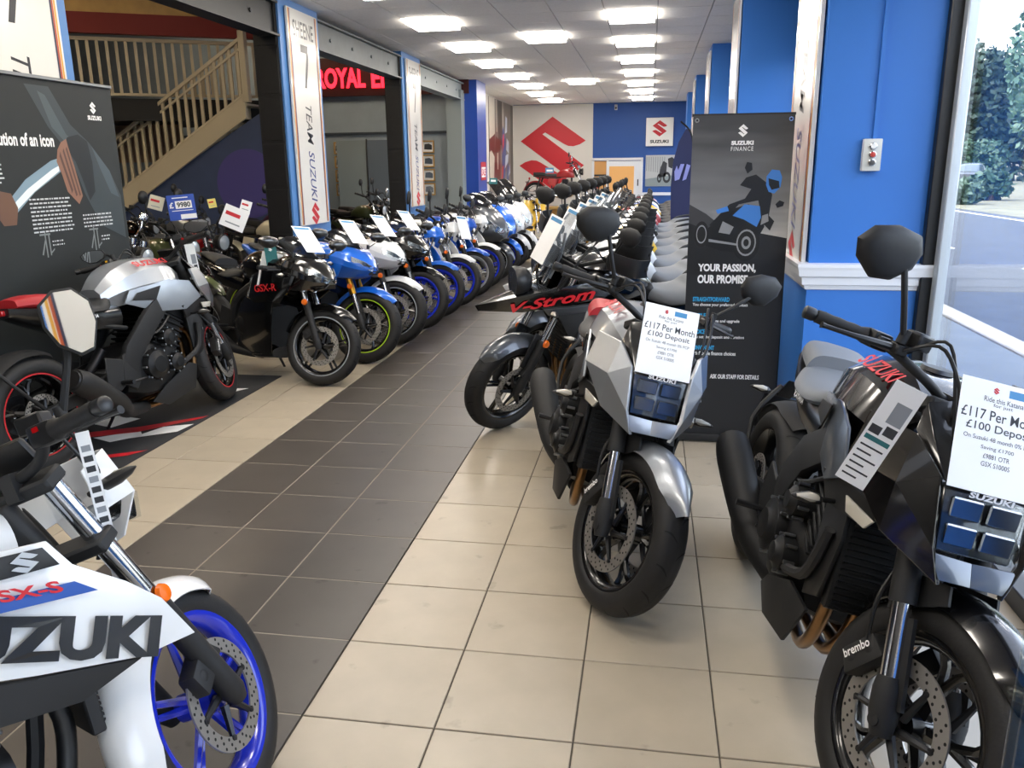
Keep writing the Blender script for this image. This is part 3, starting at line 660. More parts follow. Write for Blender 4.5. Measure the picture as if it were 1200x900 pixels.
m = MB(); slogo(m, .05, .065, f.fn(-.0, .80, .003)); f.text(m, 'SUZUKI', 0, .738, .115, .022, .06, k=.003); f.text(m, 'FINANCE', 0, .708, .115, .022, 0, spacing=1.25, k=.003)
f.text(m, 'YOUR PASSION,', -.045, .075, .31, .050, .045, k=.003); f.text(m, 'OUR PROMISE', -.065, .015, .27, .048, .045, k=.003)
for k, (s, w) in enumerate((('You choose your preferred product', .30), ('Easy to exchange and upgrade', .26), ('You set the deposit and duration', .29), ('with flexible finance choices', .25))): f.text(m, s, -.22+w/2, -.13-.092*k, w, .022, .015)
f.text(m, 'ASK OUR STAFF FOR DETAILS', .03, -.54, .27, .026, .03)
m.obj('lettering', WHITEINK, fb, 0, recalc=False)
m = MB()
for k, (s, w) in enumerate((('STRAIGHTFORWARD', .20), ('SIMPLE', .075), ('CHOICE', .075), ('CONVENIENT', .13))): f.text(m, s, -.22+w/2, -.098-.092*k, w, .026, .04)
m.obj('heading', CYANINK, fb, 0, recalc=False)
m = MB()
for s in (-1, 1): m.lathe([(.006, -.001), (.012, -.001), (.012, -.004), (.006, -.004)], (s*.24, -.0, 1.785), 'y', 14, closed=True)
m.obj('eyelet', CHROME, fb)
m = MB(); m.tube([(.27, .04, .05), (.262, .03, 1.0), (.255, .012, 1.8)], .006, 8, 4); m.obj('pole', BLACKP, fb); m = MB(); m.box((0, .02, 1.812), (.53, .012, .014)); m.obj('top_bar', BLACKP, fb)
m = MB(); m.box((0, .02, .03), (.56, .10, .045)); m.obj('base', MATTE, fb, bevel=.008, seg=2)
tag(fb, 'tall charcoal pull-up finance banner with a leaning rider print beside the blue pillar', 'banner')
# feather flag further back
ff_ = empty('feather_flag', (2.64, 8.5, 0)); m = MB(); m.tube([(0.1, 0, .02), (.1, 0, 1.2), (.06, 0, 1.9), (-.1, 0, 2.12)], .012, 8, 5); m.obj('pole', BLACKP, ff_)
m = MB(); rows = [[(a, .004*math.sin(z*6), z) for a in (x0, (x0+.1)/2, x1)] for z, x0, x1 in ((.55, -.16, .1), (.9, -.19, .1), (1.3, -.20, .1), (1.6, -.18, .085), (1.85, -.12, .06), (2.02, -.03, .02))]
m.grid(rows); m.obj('flag', mat('navy_flag', '#1c2550', .6), ff_, thick=.003)
m = MB(); f = Frame((-.05, -.01, 1.45), (1, 0, 0), (0, 0, 1)); f.poly(m, [(-.1, -.1), (-.04, -.08), (.02, .12), (-.03, .12), (-.06, .04), (-.08, .1), (-.11, .02)], .012); f.poly(m, [(.0, -.1), (.05, -.08), (.1, .1), (.05, .12)], .012); m.obj('flag_print', mat('print_lilac', '#8a8fd0', .5), ff_, 0, recalc=False)
m = MB(); m.lathe([(.0, .02), (.16, .02), (.17, 0)], (0.1, 0, 0), 'z', 20); m.obj('base', MATTE, ff_)
tag(ff_, 'navy feather flag on a curved pole behind the finance banner', 'flag')

# ================================================================ outside
ASPH = mat('wet_asphalt', '#3a414b', .85, noise=.18, nscale=3, bump=.5, bscale=60); PAVE = mat('pavement', '#6c7276', .85, noise=.10, nscale=3, bump=.2, bscale=60); KERB = mat('kerb_stone', '#b9b3a6', .7, noise=.1, nscale=6)
structure(MB().box((4.46, 14, -.10), (1.72, 60, .1)).obj('ground', PAVE))
for k in range(30): MB().box((5.42, -8+1.62*k, -.10), (.16, 1.6, .14)).obj('kerb_stone', KERB, bpy.data.objects['ground'], 0, bevel=.012)
structure(MB().box((5.58, 14, -.125), (.15, 60, .1)).obj('ground', mat('gutter', '#a9a69c', .7, noise=.1)))
structure(MB().box((9.6, 40, -.18), (7.9, 130, .1)).obj('road', ASPH))
LINEM = mat('road_line', '#d8dadb', .6)
rd = bpy.data.objects['road']
for k in range(8): MB().box((8.2, -2+6.0*k, -.127), (.12, 2.6, .008)).obj('lane_line', LINEM, rd, 0)
MB().box((12.9, 40, -.127), (.14, 130, .008)).obj('edge_line', LINEM, rd, 0)
structure(MB().box((40.0, 40, -.17), (53.0, 130, .1)).obj('verge', mat('bank_earth', '#6a6a58', .9, noise=.3, nscale=1.2)))
LEAFS = [mat('leaf_%d' % i, c, .6) for i, c in enumerate(('#2c4a3a', '#3c5a48', '#243c34', '#4a6254'))]
def leafy(name, loc, sx, sz, n, label, cat, trunk=0., seed=1, lm=0, group=None, ls=1.):
    r = random.Random(seed); t = empty(name, loc); m = MB()
    blobs = [(r.uniform(-.6, .6)*sx, r.uniform(-.6, .6)*sx, trunk+sz*(.25+.6*r.random()), r.uniform(.35, .6)) for _ in range(14)]
    for k in range(n):
        bx, by, bz, br = r.choice(blobs); d = Vector((r.gauss(0, 1), r.gauss(0, 1), r.gauss(0, 1))).normalized()*(r.random()**.35)*br
        c = Vector((bx+d.x*sx, by+d.y*sx, bz+d.z*sz*.8))
        if c.z < .02: c.z = .05
        a = Vector((r.gauss(0, 1), r.gauss(0, 1), r.gauss(0, 1))).normalized()*.20*ls; b_ = a.cross(Vector((r.gauss(0, 1), r.gauss(0, 1), r.gauss(0, 1)))).normalized()*.11*ls
        m.add([c-a, c+b_, c+a, c-b_], [(0, 1, 2, 3)])
    m.obj('foliage', LEAFS[lm], t, 0, recalc=False, kind='stuff')
    m = MB(); m.tube([(0, 0, -.2), (.1, 0, trunk+sz*.3), (-.05, .1, trunk+sz*.7)], [.16, .12, .05], 7, 3)
    for q in range(4): w = 1.6*q; m.tube([(.05, 0, trunk+sz*.2), (math.cos(w)*sx*.4, math.sin(w)*sx*.4, trunk+sz*.55)], [.07, .02], 6)
    m.obj('trunk', mat('bark', '#4a3d30', .9), t)
    return tag(t, label, cat, group)
leafy('tree', (21.3, 40.0, -.12), 4.0, 9.0, 15000, 'large leafy tree standing beside the road outside', 'tree', 1.2, 2, 1)
leafy('tree', (31.0, 80.0, -.12), 6.0, 9.5, 9000, 'dark green tree far behind the parked car', 'tree', .4, 3, 2, None, 1.9)
leafy('tree', (40.0, 72.0, -.12), 5.0, 10.0, 8000, 'broad green tree right of the parked car', 'tree', .4, 5, 0, None, 1.9)
leafy('tree', (16.5, 14.0, -.12), 3.0, 7.0, 4500, 'leafy tree beside the near stretch of road', 'tree', 1.0, 8, 0)
for k, (x, y, s, w) in enumerate(((26.5, 66, 2.3, 'directly behind the parked car'), (20.5, 68.0, 2.6, 'left of the parked car'), (32.5, 66.0, 2.6, 'right of the parked car'), (14.6, 33.5, .8, 'low at the far edge of the road'), (17.0, 37.0, .9, 'in front of the parked car'), (14.5, 70, 2.4, 'at the far end of the road'), (15.6, 24, 1.2, 'at the road edge before the tall tree'))):
    leafy('bush', (x, y, -.12), s, s*1.2, 2600 if s > 2 else 1200, 'green bush '+w, 'bush', 0., 20+k, k % 4)
car = empty('parked_car', (23.3, 57.5, .02), R(60))
CARP = paint('car_paint_dark', '#2c3644', .3); m = MB()
m.body([(-2.1, [(0, .75), (.5, .74), (.72, .66), (.78, .45), (.7, .22), (0, .2)]), (-1.5, [(0, .92), (.6, .90), (.8, .78), (.86, .5), (.8, .2), (0, .18)]), (0, [(0, .95), (.6, .94), (.82, .82), (.88, .5), (.82, .18), (0, .16)]), (1.2, [(0, .92), (.6, .90), (.8, .76), (.86, .5), (.8, .18), (0, .16)]), (2.1, [(0, .68), (.5, .66), (.7, .58), (.76, .42), (.7, .22), (0, .2)])], 4, 3); m.obj('body', CARP, car)
m = MB(); m.body([(-1.7, [(0, .95), (.4, .94), (.6, .92), (.7, .88), (.7, .8), (0, .8)]), (-1.0, [(0, 1.38), (.4, 1.36), (.58, 1.28), (.7, 1.0), (.76, .85), (0, .8)]), (.2, [(0, 1.44), (.4, 1.42), (.6, 1.33), (.72, 1.0), (.78, .85), (0, .8)]), (1.1, [(0, .98), (.4, .97), (.6, .94), (.7, .9), (.74, .82), (0, .8)])], 4, 2); m.obj('cabin_glass', mat('car_glass', '#5a6670', .15, .2), car)
for sx in (-1.3, 1.3):
    for s in (-1, 1): m = MB(); m.lathe([(.0, -.1), (.2, -.1), (.31, -.09), (.31, .09), (.2, .1), (0, .1)], (sx, s*.78, .1), 'y', 20); m.obj('wheel', RUBBER, car)
tag(car, 'dark parked car beside the bushes across the road outside', 'car')
structure(MB().box((19.5, 34.0, 1.0), (.6, 2.2, 2.3)).obj('wall_outside', mat('pale_render', '#b9b3a4', .8)))

# unseen strip fittings added on the annex ceiling to brighten the annex
ANNEXFILL = emissive('annex_fill_light', '#ffe9c8', 58.)
stp = None
for k, (x, y) in enumerate(((-3.2, -3.0), (-3.2, 1.5), (-3.2, 5.5), (-5.8, 5.0), (-3.0, 11.8), (-5.5, 11.6), (-6.5, 2.0), (-7.5, 6.0))):
    if stp is None:
        o = stp = empty('fill_strip', (x, y, 4.70)); MB().box((0, 0, .06), (.16, 1.5, .08)).obj('housing', LF, o, bevel=.008); MB().box((0, 0, .01), (.10, 1.44, .03)).obj('tube', ANNEXFILL, o, bevel=.01)
    else: o = copy_tree(stp); o.location = (x, y, 4.70)
    tag(o, 'unseen strip light added for brightness on the high annex ceiling '+['near the entrance', 'above the black banner', 'above the classic motorcycles', 'in front of the stairs', 'in front of the neon sign', 'behind the stairs', 'by the navy side wall', 'above the landing'][k], 'strip light', 'added annex fill lights')
# ================================================================ motorcycle parts
class Bike:
    def __init__(s, name, wb, Rf, Rr, rake=25., steer=25., L=.72, off=.045):
        s.root = empty(name); s.xf = wb/2; s.xr = -wb/2; s.Rf = Rf; s.Rr = Rr; s.L = L
        r = R(rake); s.d = Vector((-math.sin(r), 0, math.cos(r))); s.bk = Vector((-math.cos(r), 0, -math.sin(r)))
        s.A = Vector((s.xf, 0, Rf)); P = s.A+s.bk*off
        s.P = P; s.S = Matrix.Translation(P) @ Matrix.Rotation(R(steer), 4, s.d) @ Matrix.Translation(-P)
        s.front = []
    def p(s, nm, mb, m, front=False, parent=None, **k):
        o = mb.obj(nm, m, parent or s.root, **k)
        if front and parent is None: o.matrix_basis = s.S; s.front.append(o)
        return o
    def fk(s, t, y=0, fwd=0.):          # point at distance t up the fork
        q = s.A+s.d*t-s.bk*fwd; return (q.x, y, q.z)
def resteer(root, B, proto_front_names, ang): pass

def arcpts(n, a0, a1): return [a0+(a1-a0)*i/n for i in range(n+1)]
def wheel(B, front, Rw, w, rimm, rr=.216, n=5, style='cast', discs=(), accent=None, sip=18, hub=.036, discR=.15):
    c = (B.xf if front else B.xr, 0, B.Rf if front else B.Rr)
    m = MB(); k = w/2
    m.lathe([(rr+.008, -k*.84), (rr+.008, -k*.74), (rr-.008, -k*.66), (rr-.020, -k*.3), (rr-.020, k*.3), (rr-.008, k*.66), (rr+.008, k*.74), (rr+.008, k*.84), (rr-.004, k*.84), (rr-.016, k*.7), (rr-.030, k*.28), (rr-.030, -k*.28), (rr-.016, -k*.7), (rr-.004, -k*.84)], c, 'y', 48, closed=True)
    m.lathe([(.012, -.055), (hub, -.05), (hub, .05), (.012, .055)], c, 'y', 20)
    if style == 'cast':
        for i in range(n):
            a = 2*PI*i/n+.3
            P = lambda r, t, y: (c[0]+r*math.cos(t), y, c[2]+r*math.sin(t))
            m.tube([P(hub*.8, a, 0), P(rr*.5, a, 0)], [.022, .014], 6, flat=.9)
            for s in (-1, 1): m.tube([P(rr*.46, a, 0), P(rr*.75, a+s*.13, 0), P(rr-.022, a+s*.24, 0)], [.013, .011, .012], 6)
    elif style == 'straight':
        for i in range(n):
            a = 2*PI*i/n+.3
            for s in (-1, 1): m.tube([(c[0]+hub*.8*math.cos(a+s*.25), s*.008, c[2]+hub*.8*math.sin(a+s*.25)), (c[0]+(rr-.022)*math.cos(a+s*.09), s*.004, c[2]+(rr-.022)*math.sin(a+s*.09))], [.013, .008], 6)
    else:
        for i in range(36):
            a = 2*PI*i/36; s = 1 if i % 2 else -1; t = .5 if (i//2) % 2 else -.5
            m.tube([(c[0]+hub*math.cos(a+t), s*.04, c[2]+hub*math.sin(a+t)), (c[0]+(rr-.022)*math.cos(a), 0, c[2]+(rr-.022)*math.sin(a))], .0018, 4, cap=False)
    wo = B.p('front_wheel' if front else 'rear_wheel', m, rimm, front)
    # tyre
    H = Rw-rr
    half = [(rr+.002, k*.80), (rr+.014, k*.95), (rr+H*.45, k*1.0), (rr+H*.72, k*.88), (rr+H*.9, k*.60), (Rw-.004, k*.30), (Rw, 0)]
    half = crom(half, 2)
    prof = [(r, -h) for r, h in half]+[(r, h) for r, h in half[-2::-1]]
    t = MB(); t.lathe(prof+[(rr-.004, k*.7), (rr-.004, -k*.7)], c, 'y', 56, closed=True)
    if sip:
        t.slot(1)
        def rad(h):
            h = abs(h)
            for (r0, h0), (r1, h1) in zip(half, half[1:]):
                if h1 <= h <= h0: return r0+(r1-r0)*(h0-h)/(h0-h1+1e-9)
            return Rw
        for i in range(sip):
            for s in (-1, 1):
                a0 = 2*PI*(i+(.5 if s > 0 else 0))/sip; pts = []
                for q in range(6):
                    u = q/5; h = s*k*(.10+.72*u); aa = a0+.20*u-.10*u*u; wd = .0045*(1-.5*abs(u-.5)*2)
                    r = rad(h)+.0012; pts.append((aa, h, r, wd))
                V = []
                for aa, h, r, wd in pts:
                    for e in (-1, 1): w_ = aa+e*wd/r; V.append((c[0]+r*math.cos(w_), h, c[2]+r*math.sin(w_)))
                t.add(V, [(2*q, 2*q+1, 2*q+3, 2*q+2) for q in range(5)])
    B.p('tyre', t, [RUBBER, SIPE], parent=wo, recalc=True)
    if accent:
        t = MB()
        for s in (-1, 1): t.lathe([(rr+.0065, s*k*.85), (rr-.003, s*k*.85), (rr-.003, s*k*.83), (rr+.0065, s*k*.83)], c, 'y', 48, closed=True)
        B.p('rim_tape', t, accent, parent=wo)
    for y, Ro in discs:
        d = MB(); d.lathe([(Ro*.74, y-.0025), (Ro, y-.0025), (Ro, y+.0025), (Ro*.74, y+.0025)], c, 'y', 48, closed=True); d.slot(1)
        for s in (-1, 1):
            for i in range(24):
                for q, rq in enumerate((.79, .87, .95)):
                    a = 2*PI*(i+q*.33)/24; hc = (c[0]+Ro*rq*math.cos(a), y+s*.0031, c[2]+Ro*rq*math.sin(a))
                    d.add([(hc[0]+.0042*math.cos(j*PI/3), hc[1], hc[2]+.0042*math.sin(j*PI/3)) for j in range(6)], [tuple(range(6))])
        B.p('brake_disc', d, [DISCM, HOLE], parent=wo, recalc=True)
        d = MB()
        for i in range(6):
            a = 2*PI*i/6+.2
            d.tube([(c[0]+.03*math.cos(a-.3), y, c[2]+.03*math.sin(a-.3)), (c[0]+Ro*.77*math.cos(a), y, c[2]+Ro*.77*math.sin(a))], [.012, .007], 6); d.lathe([(0, y-.007), (.008, y-.006), (.008, y+.006), (0, y+.007)], (c[0]+Ro*.76*math.cos(a), 0, c[2]+Ro*.76*math.sin(a)), 'y', 8)
        B.p('disc_carrier', d, STEEL, parent=wo)
    return wo
def fender(B, nm, c, r, w, a0, a1, m, front=True, drop=.045, tip=.35, n=18, parent=None, thick=.004):
    rows = []
    for i in range(n+1):
        u = i/n; a = R(a0+(a1-a0)*u); tw = min(1, tip+(1-tip)*min(u/.18, 1), .72+.28*min((1-u)/.15, 1))
        row = []
        for j in range(9):
            s = -1+2*j/8; rr_ = r-drop*abs(s)**2.2
            row.append((c[0]+rr_*math.cos(a), w/2*s*tw, c[2]+rr_*math.sin(a)))
        rows.append(row)
    mb = MB(); mb.grid(rows); return B.p(nm, mb, m, front, parent, thick=thick, smooth=50)
def fork(B, y=.10, style='usd', outer=MATTE, inner=CHROME, r=.027, top=None, lug=MATTE, reflector=True):
    L = B.L
    for s in (-1, 1):
        f = lambda t, fw=0.: B.fk(t, s*y, fw)
        if style == 'usd':
            m = MB(); m.tube([f(.27), f(.30), f(L*.62), f(L*.64), f(L)], [r*1.05, r*1.05, r*1.0, r*.94, r*.94], 16); o = B.p('fork_leg', m, outer, True)
            m = MB(); m.tube([f(.05), f(.29)], r*.78, 16); B.p('fork_tube', m, inner, parent=o)
            m = MB(); m.tube([f(-.035), f(.02), f(.07), f(.10)], [r*.8, r*1.15, r*1.1, r*.9], 14); m.lathe([(0, -.02), (.016, -.018), (.016, .018), (0, .02)], (B.A.x, s*(y+.012), B.A.z), 'y', 14); B.p('axle_clamp', m, lug, parent=o)
            m = MB(); m.hull8([f(.03, .02), f(.03, .045), f(.24, .04), f(.24, .02)], [(q[0], q[1]-s*.012, q[2]) for q in (f(.03, .02), f(.03, .045), f(.24, .04), f(.24, .02))]); B.p('fork_guard', m, lug, parent=o)
        else:
            m = MB(); m.tube([f(-.03), f(.0), f(.06), f(.30), f(.33), f(.34)], [r*.7, r*1.05, r, r*.98, r*1.12, r*1.0], 16); o = B.p('fork_leg', m, outer, True)
            m = MB(); m.tube([f(.33), f(L)], r*.80, 14); B.p('fork_tube', m, inner, parent=o)
        m = MB(); m.lathe([(0, .012), (.011, .011), (.013, 0)], (B.A.x, s*(y+.022), B.A.z), 'y', 12); B.p('axle_nut', m, CHROME, parent=o)
        if reflector:
            q = f(.335, .0); m = MB(); m.lathe([(0, s*.012), (.02, s*.010), (.024, 0)], (q[0]+.0, s*(y+r), q[2]), 'y', 16); B.p('reflector', m, ORANGE, parent=o)
    m = MB(); 
    for t in (L*.74, L-.005):
        for fw in (0,):
            q0 = B.fk(t, 0); m.box((q0[0]-.015, 0, q0[2]), (.07, 2*y+.07, .032), Matrix.Rotation(-math.atan2(-B.d.x, B.d.z), 3, 'Y'))
    m.tube([B.fk(L*.72, 0, -.045), B.fk(L, 0, -.045)], .028, 12)
    B.p('triple_clamp', m, outer if outer is not CHROME else MATTE, True, bevel=.006)
def caliper(B, y, side, ang=35, r=.125, txt=None, m=MATTE):
    a = R(90+ang); c = Vector((B.A.x+r*math.cos(a), y, B.A.z+r*math.sin(a)))
    rot = Matrix.Rotation(-(a-PI/2), 3, 'Y'); mb = MB(); mb.box(c, (.13, .058, .065), rot, .8)
    for q in (-.03, .03):
        v = rot @ Vector((q, 0, 0)); mb.lathe([(0, side*.029), (.018, side*.027), (.018, 0)], (c.x+v.x, y, c.z+v.z), 'y', 14)
    o = B.p('brake_caliper', mb, m, True, bevel=.008, seg=2)
    if txt:
        u = rot @ Vector((-side, 0, 0)); v = rot @ Vector((0, 0, 1)); t = MB(); fit_text(t, txt, .085, .022, lambda a_, b_: (c.x+u.x*a_+v.x*b_-.012, y+side*.0305, c.z+u.z*a_+v.z*b_+.004), .02)
        B.p('lettering', t, WHITEINK, parent=o, recalc=False)
    mb = MB(); q = B.fk(B.L*.7, y*.9, .02); mb.tube([(c.x, y+side*.02, c.z+.02), (c.x-.03, y+side*.03, c.z+.14), ((c.x+q[0])/2-.03, y*.8, c.z+.26), q], .0055, 6, 5); B.p('brake_hose', mb, BLACKP, parent=o)
def mirror(B, base, mid, c, s, front=True, w=.16, h=.10, shape=0, aim=(-1, 0, 0), roll=0., m=MATTE, glassm=None):
    """stem base -> mid -> head; s = +1 left; aim = direction the glass faces"""
    n = Vector(aim).normalized(); up = Vector((0, 0, 1)); a = up.cross(n).normalized()*(-1)
    a = Vector((0, s, 0)); a = (a-n*a.dot(n)).normalized(); up = n.cross(a)*(-s if False else 1); 
    if up.z < 0: up = -up
    cr, sr = math.cos(roll), math.sin(roll); a, up = a*cr+up*sr, up*cr-a*sr
    if shape == 0: out = [(-.52, .06), (-.42, .38), (-.05, .52), (.34, .47), (.56, .22), (.50, -.12), (.20, -.48), (-.10, -.50), (-.42, -.26)]
    else: out = [(.5*math.cos(2*PI*i/16), .5*math.sin(2*PI*i/16)) for i in range(16)]
    c = Vector(c); mb = MB()
    def ring(k, dn): return [c-n*dn+a*(x*w*k)+up*(y*h*k) for x, y in out]
    mb.loft([ring(.30, .034), ring(.72, .029), ring(.95, .018), ring(1., .008), ring(1., 0), ring(.95, -.002)])
    mb.tube([base, mid, c-n*.02-up*h*.2-a*w*.25], [.008, .0075, .0075], 8, 5)
    mb.tube([Vector(base)-Vector((0, 0, .015)), Vector(base)+Vector((0, 0, .02))], .013, 10)
    o = B.p('mirror', mb, m, front, smooth=38)
    g = MB(); g.add([p+n*.0035 for p in ring(.92, 0)], [tuple(range(len(out)))]); B.p('mirror_glass', g, glassm or MIRROR, parent=o, recalc=False, smooth=0)
    return o
def indicator(B, p, d, front=False, ln=.10, lens=LENS):
    p, d = Vector(p), Vector(d).normalized(); m = MB(); m.tube([p, p+d*ln*.5], .007, 8); m.tube([p+d*ln*.45, p+d*ln*.55, p+d*ln*.9, p+d*ln*1.3, p+d*ln*1.5], [.010, .019, .021, .013, .003], 10, flat=.75); o = B.p('indicator', m, BLACKP, front)
    q = Vector((.006, 0, .004)); m = MB(); m.tube([p+d*ln*.65+q, p+d*ln*.9+q*1.3, p+d*ln*1.35+q], [.014, .018, .005], 10, flat=.75); B.p('lens', m, mat('indicator_lens', '#c8c4b8', .12, coat=1.), parent=o)
def bars(B, y=.39, rise=.06, pull=.10, h=None, m=MATTE, clip=False, grip=.12, cables=True, guard=None, leverm=BLACKP, z0=.03):
    t = B.L+z0; c = Vector(B.fk(t, 0, -.02))
    pt = lambda yy, dx, dz: (c.x+dx, yy, c.z+dz)
    if clip: half = [(.09, .0, -.06), (.15, -.02, -.05), (y-grip, -.06-pull*.3, -.06), (y, -.06-pull, -.075)]
    else: half = [(0, .0, 0), (.07, .0, .0), (.13, -.005, rise*.35), (y-grip-.05, -.03-pull*.35, rise*.95), (y-grip, -.03-pull*.6, rise), (y, -.03-pull, rise*.97)]
    full = [pt(-a, b, d) for a, b, d in half[::-1]]+[pt(a, b, d) for a, b, d in (half if clip else half[1:])]
    if clip:
        mb = MB(); mb.tube([pt(a, b, d) for a, b, d in half], .0115, 10, 3); mb.tube([pt(-a, b, d) for a, b, d in half], .0115, 10, 3)
    else:
        mb = MB(); mb.tube(full, .0125, 10, 3)
        for s in (-1, 1): mb.box(pt(s*.05, 0, -.015), (.05, .03, .06))
    hb = B.p('handlebar', mb, m, True)
    for s in (-1, 1):
        e = Vector(pt(s*y, half[-1][1], half[-1][2])); i = Vector(pt(s*(y-grip), half[-2][1], half[-2][2])); d = (e-i).normalized()
        mb = MB(); q = 7; prof = []
        P = []; r = []
        for k in range(q+1): P.append(i+(e-i)*(k/q)); r.append(.0165 if k % 2 else .0178)
        r[0] = .022; mb.tube(P, r, 12); g = B.p('grip', mb, RUBBER, True)
        mb = MB(); mb.tube([e, e+d*.008, e+d*.03, e+d*.033], [.013, .0165, .0165, .012], 12); B.p('bar_end', mb, BLACKP, parent=g)
        mb = MB(); mb.box(i-d*.03, (.045, .055, .045)); mb.box(i-d*.03+Vector((.02, 0, .0)), (.03, .04, .03)); o = B.p('switch_housing', mb, BLACKP, True, bevel=.007, seg=2)
        mb = MB(); mb.box(i-d*.035+Vector((-.022, 0, .012)), (.006, .014, .01)); B.p('switch_button', mb, REDL if s < 0 else mat('switch_yellow', '#d7a514', .4), parent=o)
        mb = MB(); p0 = i-d*.06+Vector((.035, 0, .0)); p1 = i+Vector((.055, 0, -.005))+d*.02; p2 = e+Vector((.055, 0, -.012)); mb.tube([p0, p1, (p1+p2)/2+Vector((.006, 0, 0)), p2, p2+d*.012], [.011, .009, .0065, .006, .009], 8, 2); B.p('lever', mb, leverm, True)
        mb = MB(); mb.box(p0, (.045, .04, .03)); 
        o = B.p('lever_perch', mb, BLACKP, True, bevel=.005)
        if s < 0: mb = MB(); mb.box(p0+Vector((.012, .035, .035)), (.05, .055, .04), Matrix.Rotation(.2, 3, 'Z')); mb.lathe([(0, .022), (.022, .021), (.022, .012)], p0+Vector((.012, .035, .035)), 'z', 10); B.p('fluid_reservoir', mb, BLACKP, parent=o, bevel=.006)
        if cables:
            mb = MB(); hd = Vector(B.fk(B.L*.66, s*.03, .03)); mb.tube([p0+Vector((.02, 0, 0)), p0+Vector((.09, -s*.05, .04)), (p0+hd)/2+Vector((.10, 0, .05)), hd], .005, 6, 6)
            mb.tube([p0+Vector((.02, -s*.015, 0)), p0+Vector((.075, -s*.07, .055)), (p0+hd)/2+Vector((.08, 0, .03)), hd], .0045, 6, 6); B.p('cable', mb, BLACKP, parent=o)
        if guard:
            mb = MB(); q = [(e+Vector((.0, 0, 0))+d*.03), e+Vector((.09, s*.01, .01)), i+Vector((.12, 0, .02)), i+Vector((.05, -s*.03, .0))]
            rows = [[tuple(Vector(v)+Vector((-.02*abs(z)/.06, 0, z))) for v in crom([tuple(x) for x in q], 4)] for z in (-.05, -.02, .02, .055)]
            mb.grid(rows); B.p('hand_guard', mb, guard, True, thick=.004)
    return c, half
def body_part(B, nm, secs, m, mx=4, mp=3, front=False, smooth=42, parent=None):
    mb = MB(); mb.body(secs, mx, mp); return B.p(nm, mb, m, front, parent, smooth=smooth)
def sym(B, nm, V, F, m, thick=.006, bevel=.003, front=False, smooth=30, parent=None, seg=2):
    out = []
    for s in (1, -1):
        mb = MB(); mb.add([(x, s*y, z) for x, y, z in V], F if s > 0 else [f[::-1] for f in F])
        out.append(B.p(nm, mb, m, front, parent, thick=thick, bevel=bevel, smooth=smooth, seg=seg))
    return out
def plane_fn(o, u, v, k=.002, s=1):
    o, u, v = Vector(o), Vector(u).normalized(), Vector(v); v = (v-u*v.dot(u)).normalized(); n = u.cross(v)*k
    return lambda a, b: tuple(o+u*a+v*b+n)
def swingarm(B, pv, m=MATTE, y=.11, chain=True):
    ax = (B.xr, B.Rr)
    for s in (-1, 1):
        mb = MB(); mb.hull8([(pv[0], s*(y-.02), pv[1]-.045), (ax[0]-.05, s*(y+.0), ax[1]-.028), (ax[0]-.05, s*(y+.03), ax[1]-.028), (pv[0], s*(y+.02), pv[1]-.045)], [(pv[0], s*(y-.02), pv[1]+.045), (ax[0]-.05, s*(y+.0), ax[1]+.028), (ax[0]-.05, s*(y+.03), ax[1]+.028), (pv[0], s*(y+.02), pv[1]+.045)])
        o = B.p('swingarm', mb, m, bevel=.012, seg=2)
        mb = MB(); mb.lathe([(0, s*.05), (.018, s*.048), (.018, 0)], (ax[0], s*y, ax[1]), 'y', 12); B.p('axle_nut', mb, CHROME, parent=o)
    mb = MB(); mb.box((pv[0]-.06, 0, pv[1]), (.1, 2*y, .07)); B.p('swingarm_bridge', mb, m, bevel=.01)
    if chain:
        mb = MB(); mb.lathe([(.06, y-.035), (.105, y-.035), (.105, y-.03), (.06, y-.03)], (ax[0], 0, ax[1]), 'y', 36, closed=True); mb.box(((pv[0]+ax[0])/2, y-.033, (pv[1]+ax[1])/2+.075), (abs(pv[0]-ax[0]), .008, .016), Matrix.Rotation(math.atan2(ax[1]-pv[1], pv[0]-ax[0]), 3, 'Y')); B.p('chain', mb, STEEL)
def pegs(B, x, z, y=.15, pill=True):
    for s in (-1, 1):
        mb = MB(); mb.plate([(x+.06, z+.12), (x+.10, z+.02), (x-.02, z-.05), (x-.10, z+.02), (x-.08, z+.16)], s*y, .012); o = B.p('footrest_bracket', mb, MATTE, bevel=.004)
        mb = MB(); mb.tube([(x, s*y, z), (x-.005, s*(y+.10), z+.004)], [.011, .013], 8); B.p('footpeg', mb, STEEL, parent=o)
        mb = MB(); mb.tube([(x, s*(y+.02), z-.01), (x+.14, s*(y+.03), z-.01), (x+.15, s*(y+.06), z-.005)], .007, 6, 2); B.p('foot_lever', mb, STEEL, parent=o)
def stand(B, x=-.05, z=.25):
    mb = MB(); mb.tube([(x, .10, z), (x-.02, .20, .12), (x-.03, .27, .025)], [.012, .011, .009], 8); mb.box((x-.03, .275, .012), (.06, .05, .012)); B.p('side_stand', mb, MATTE)
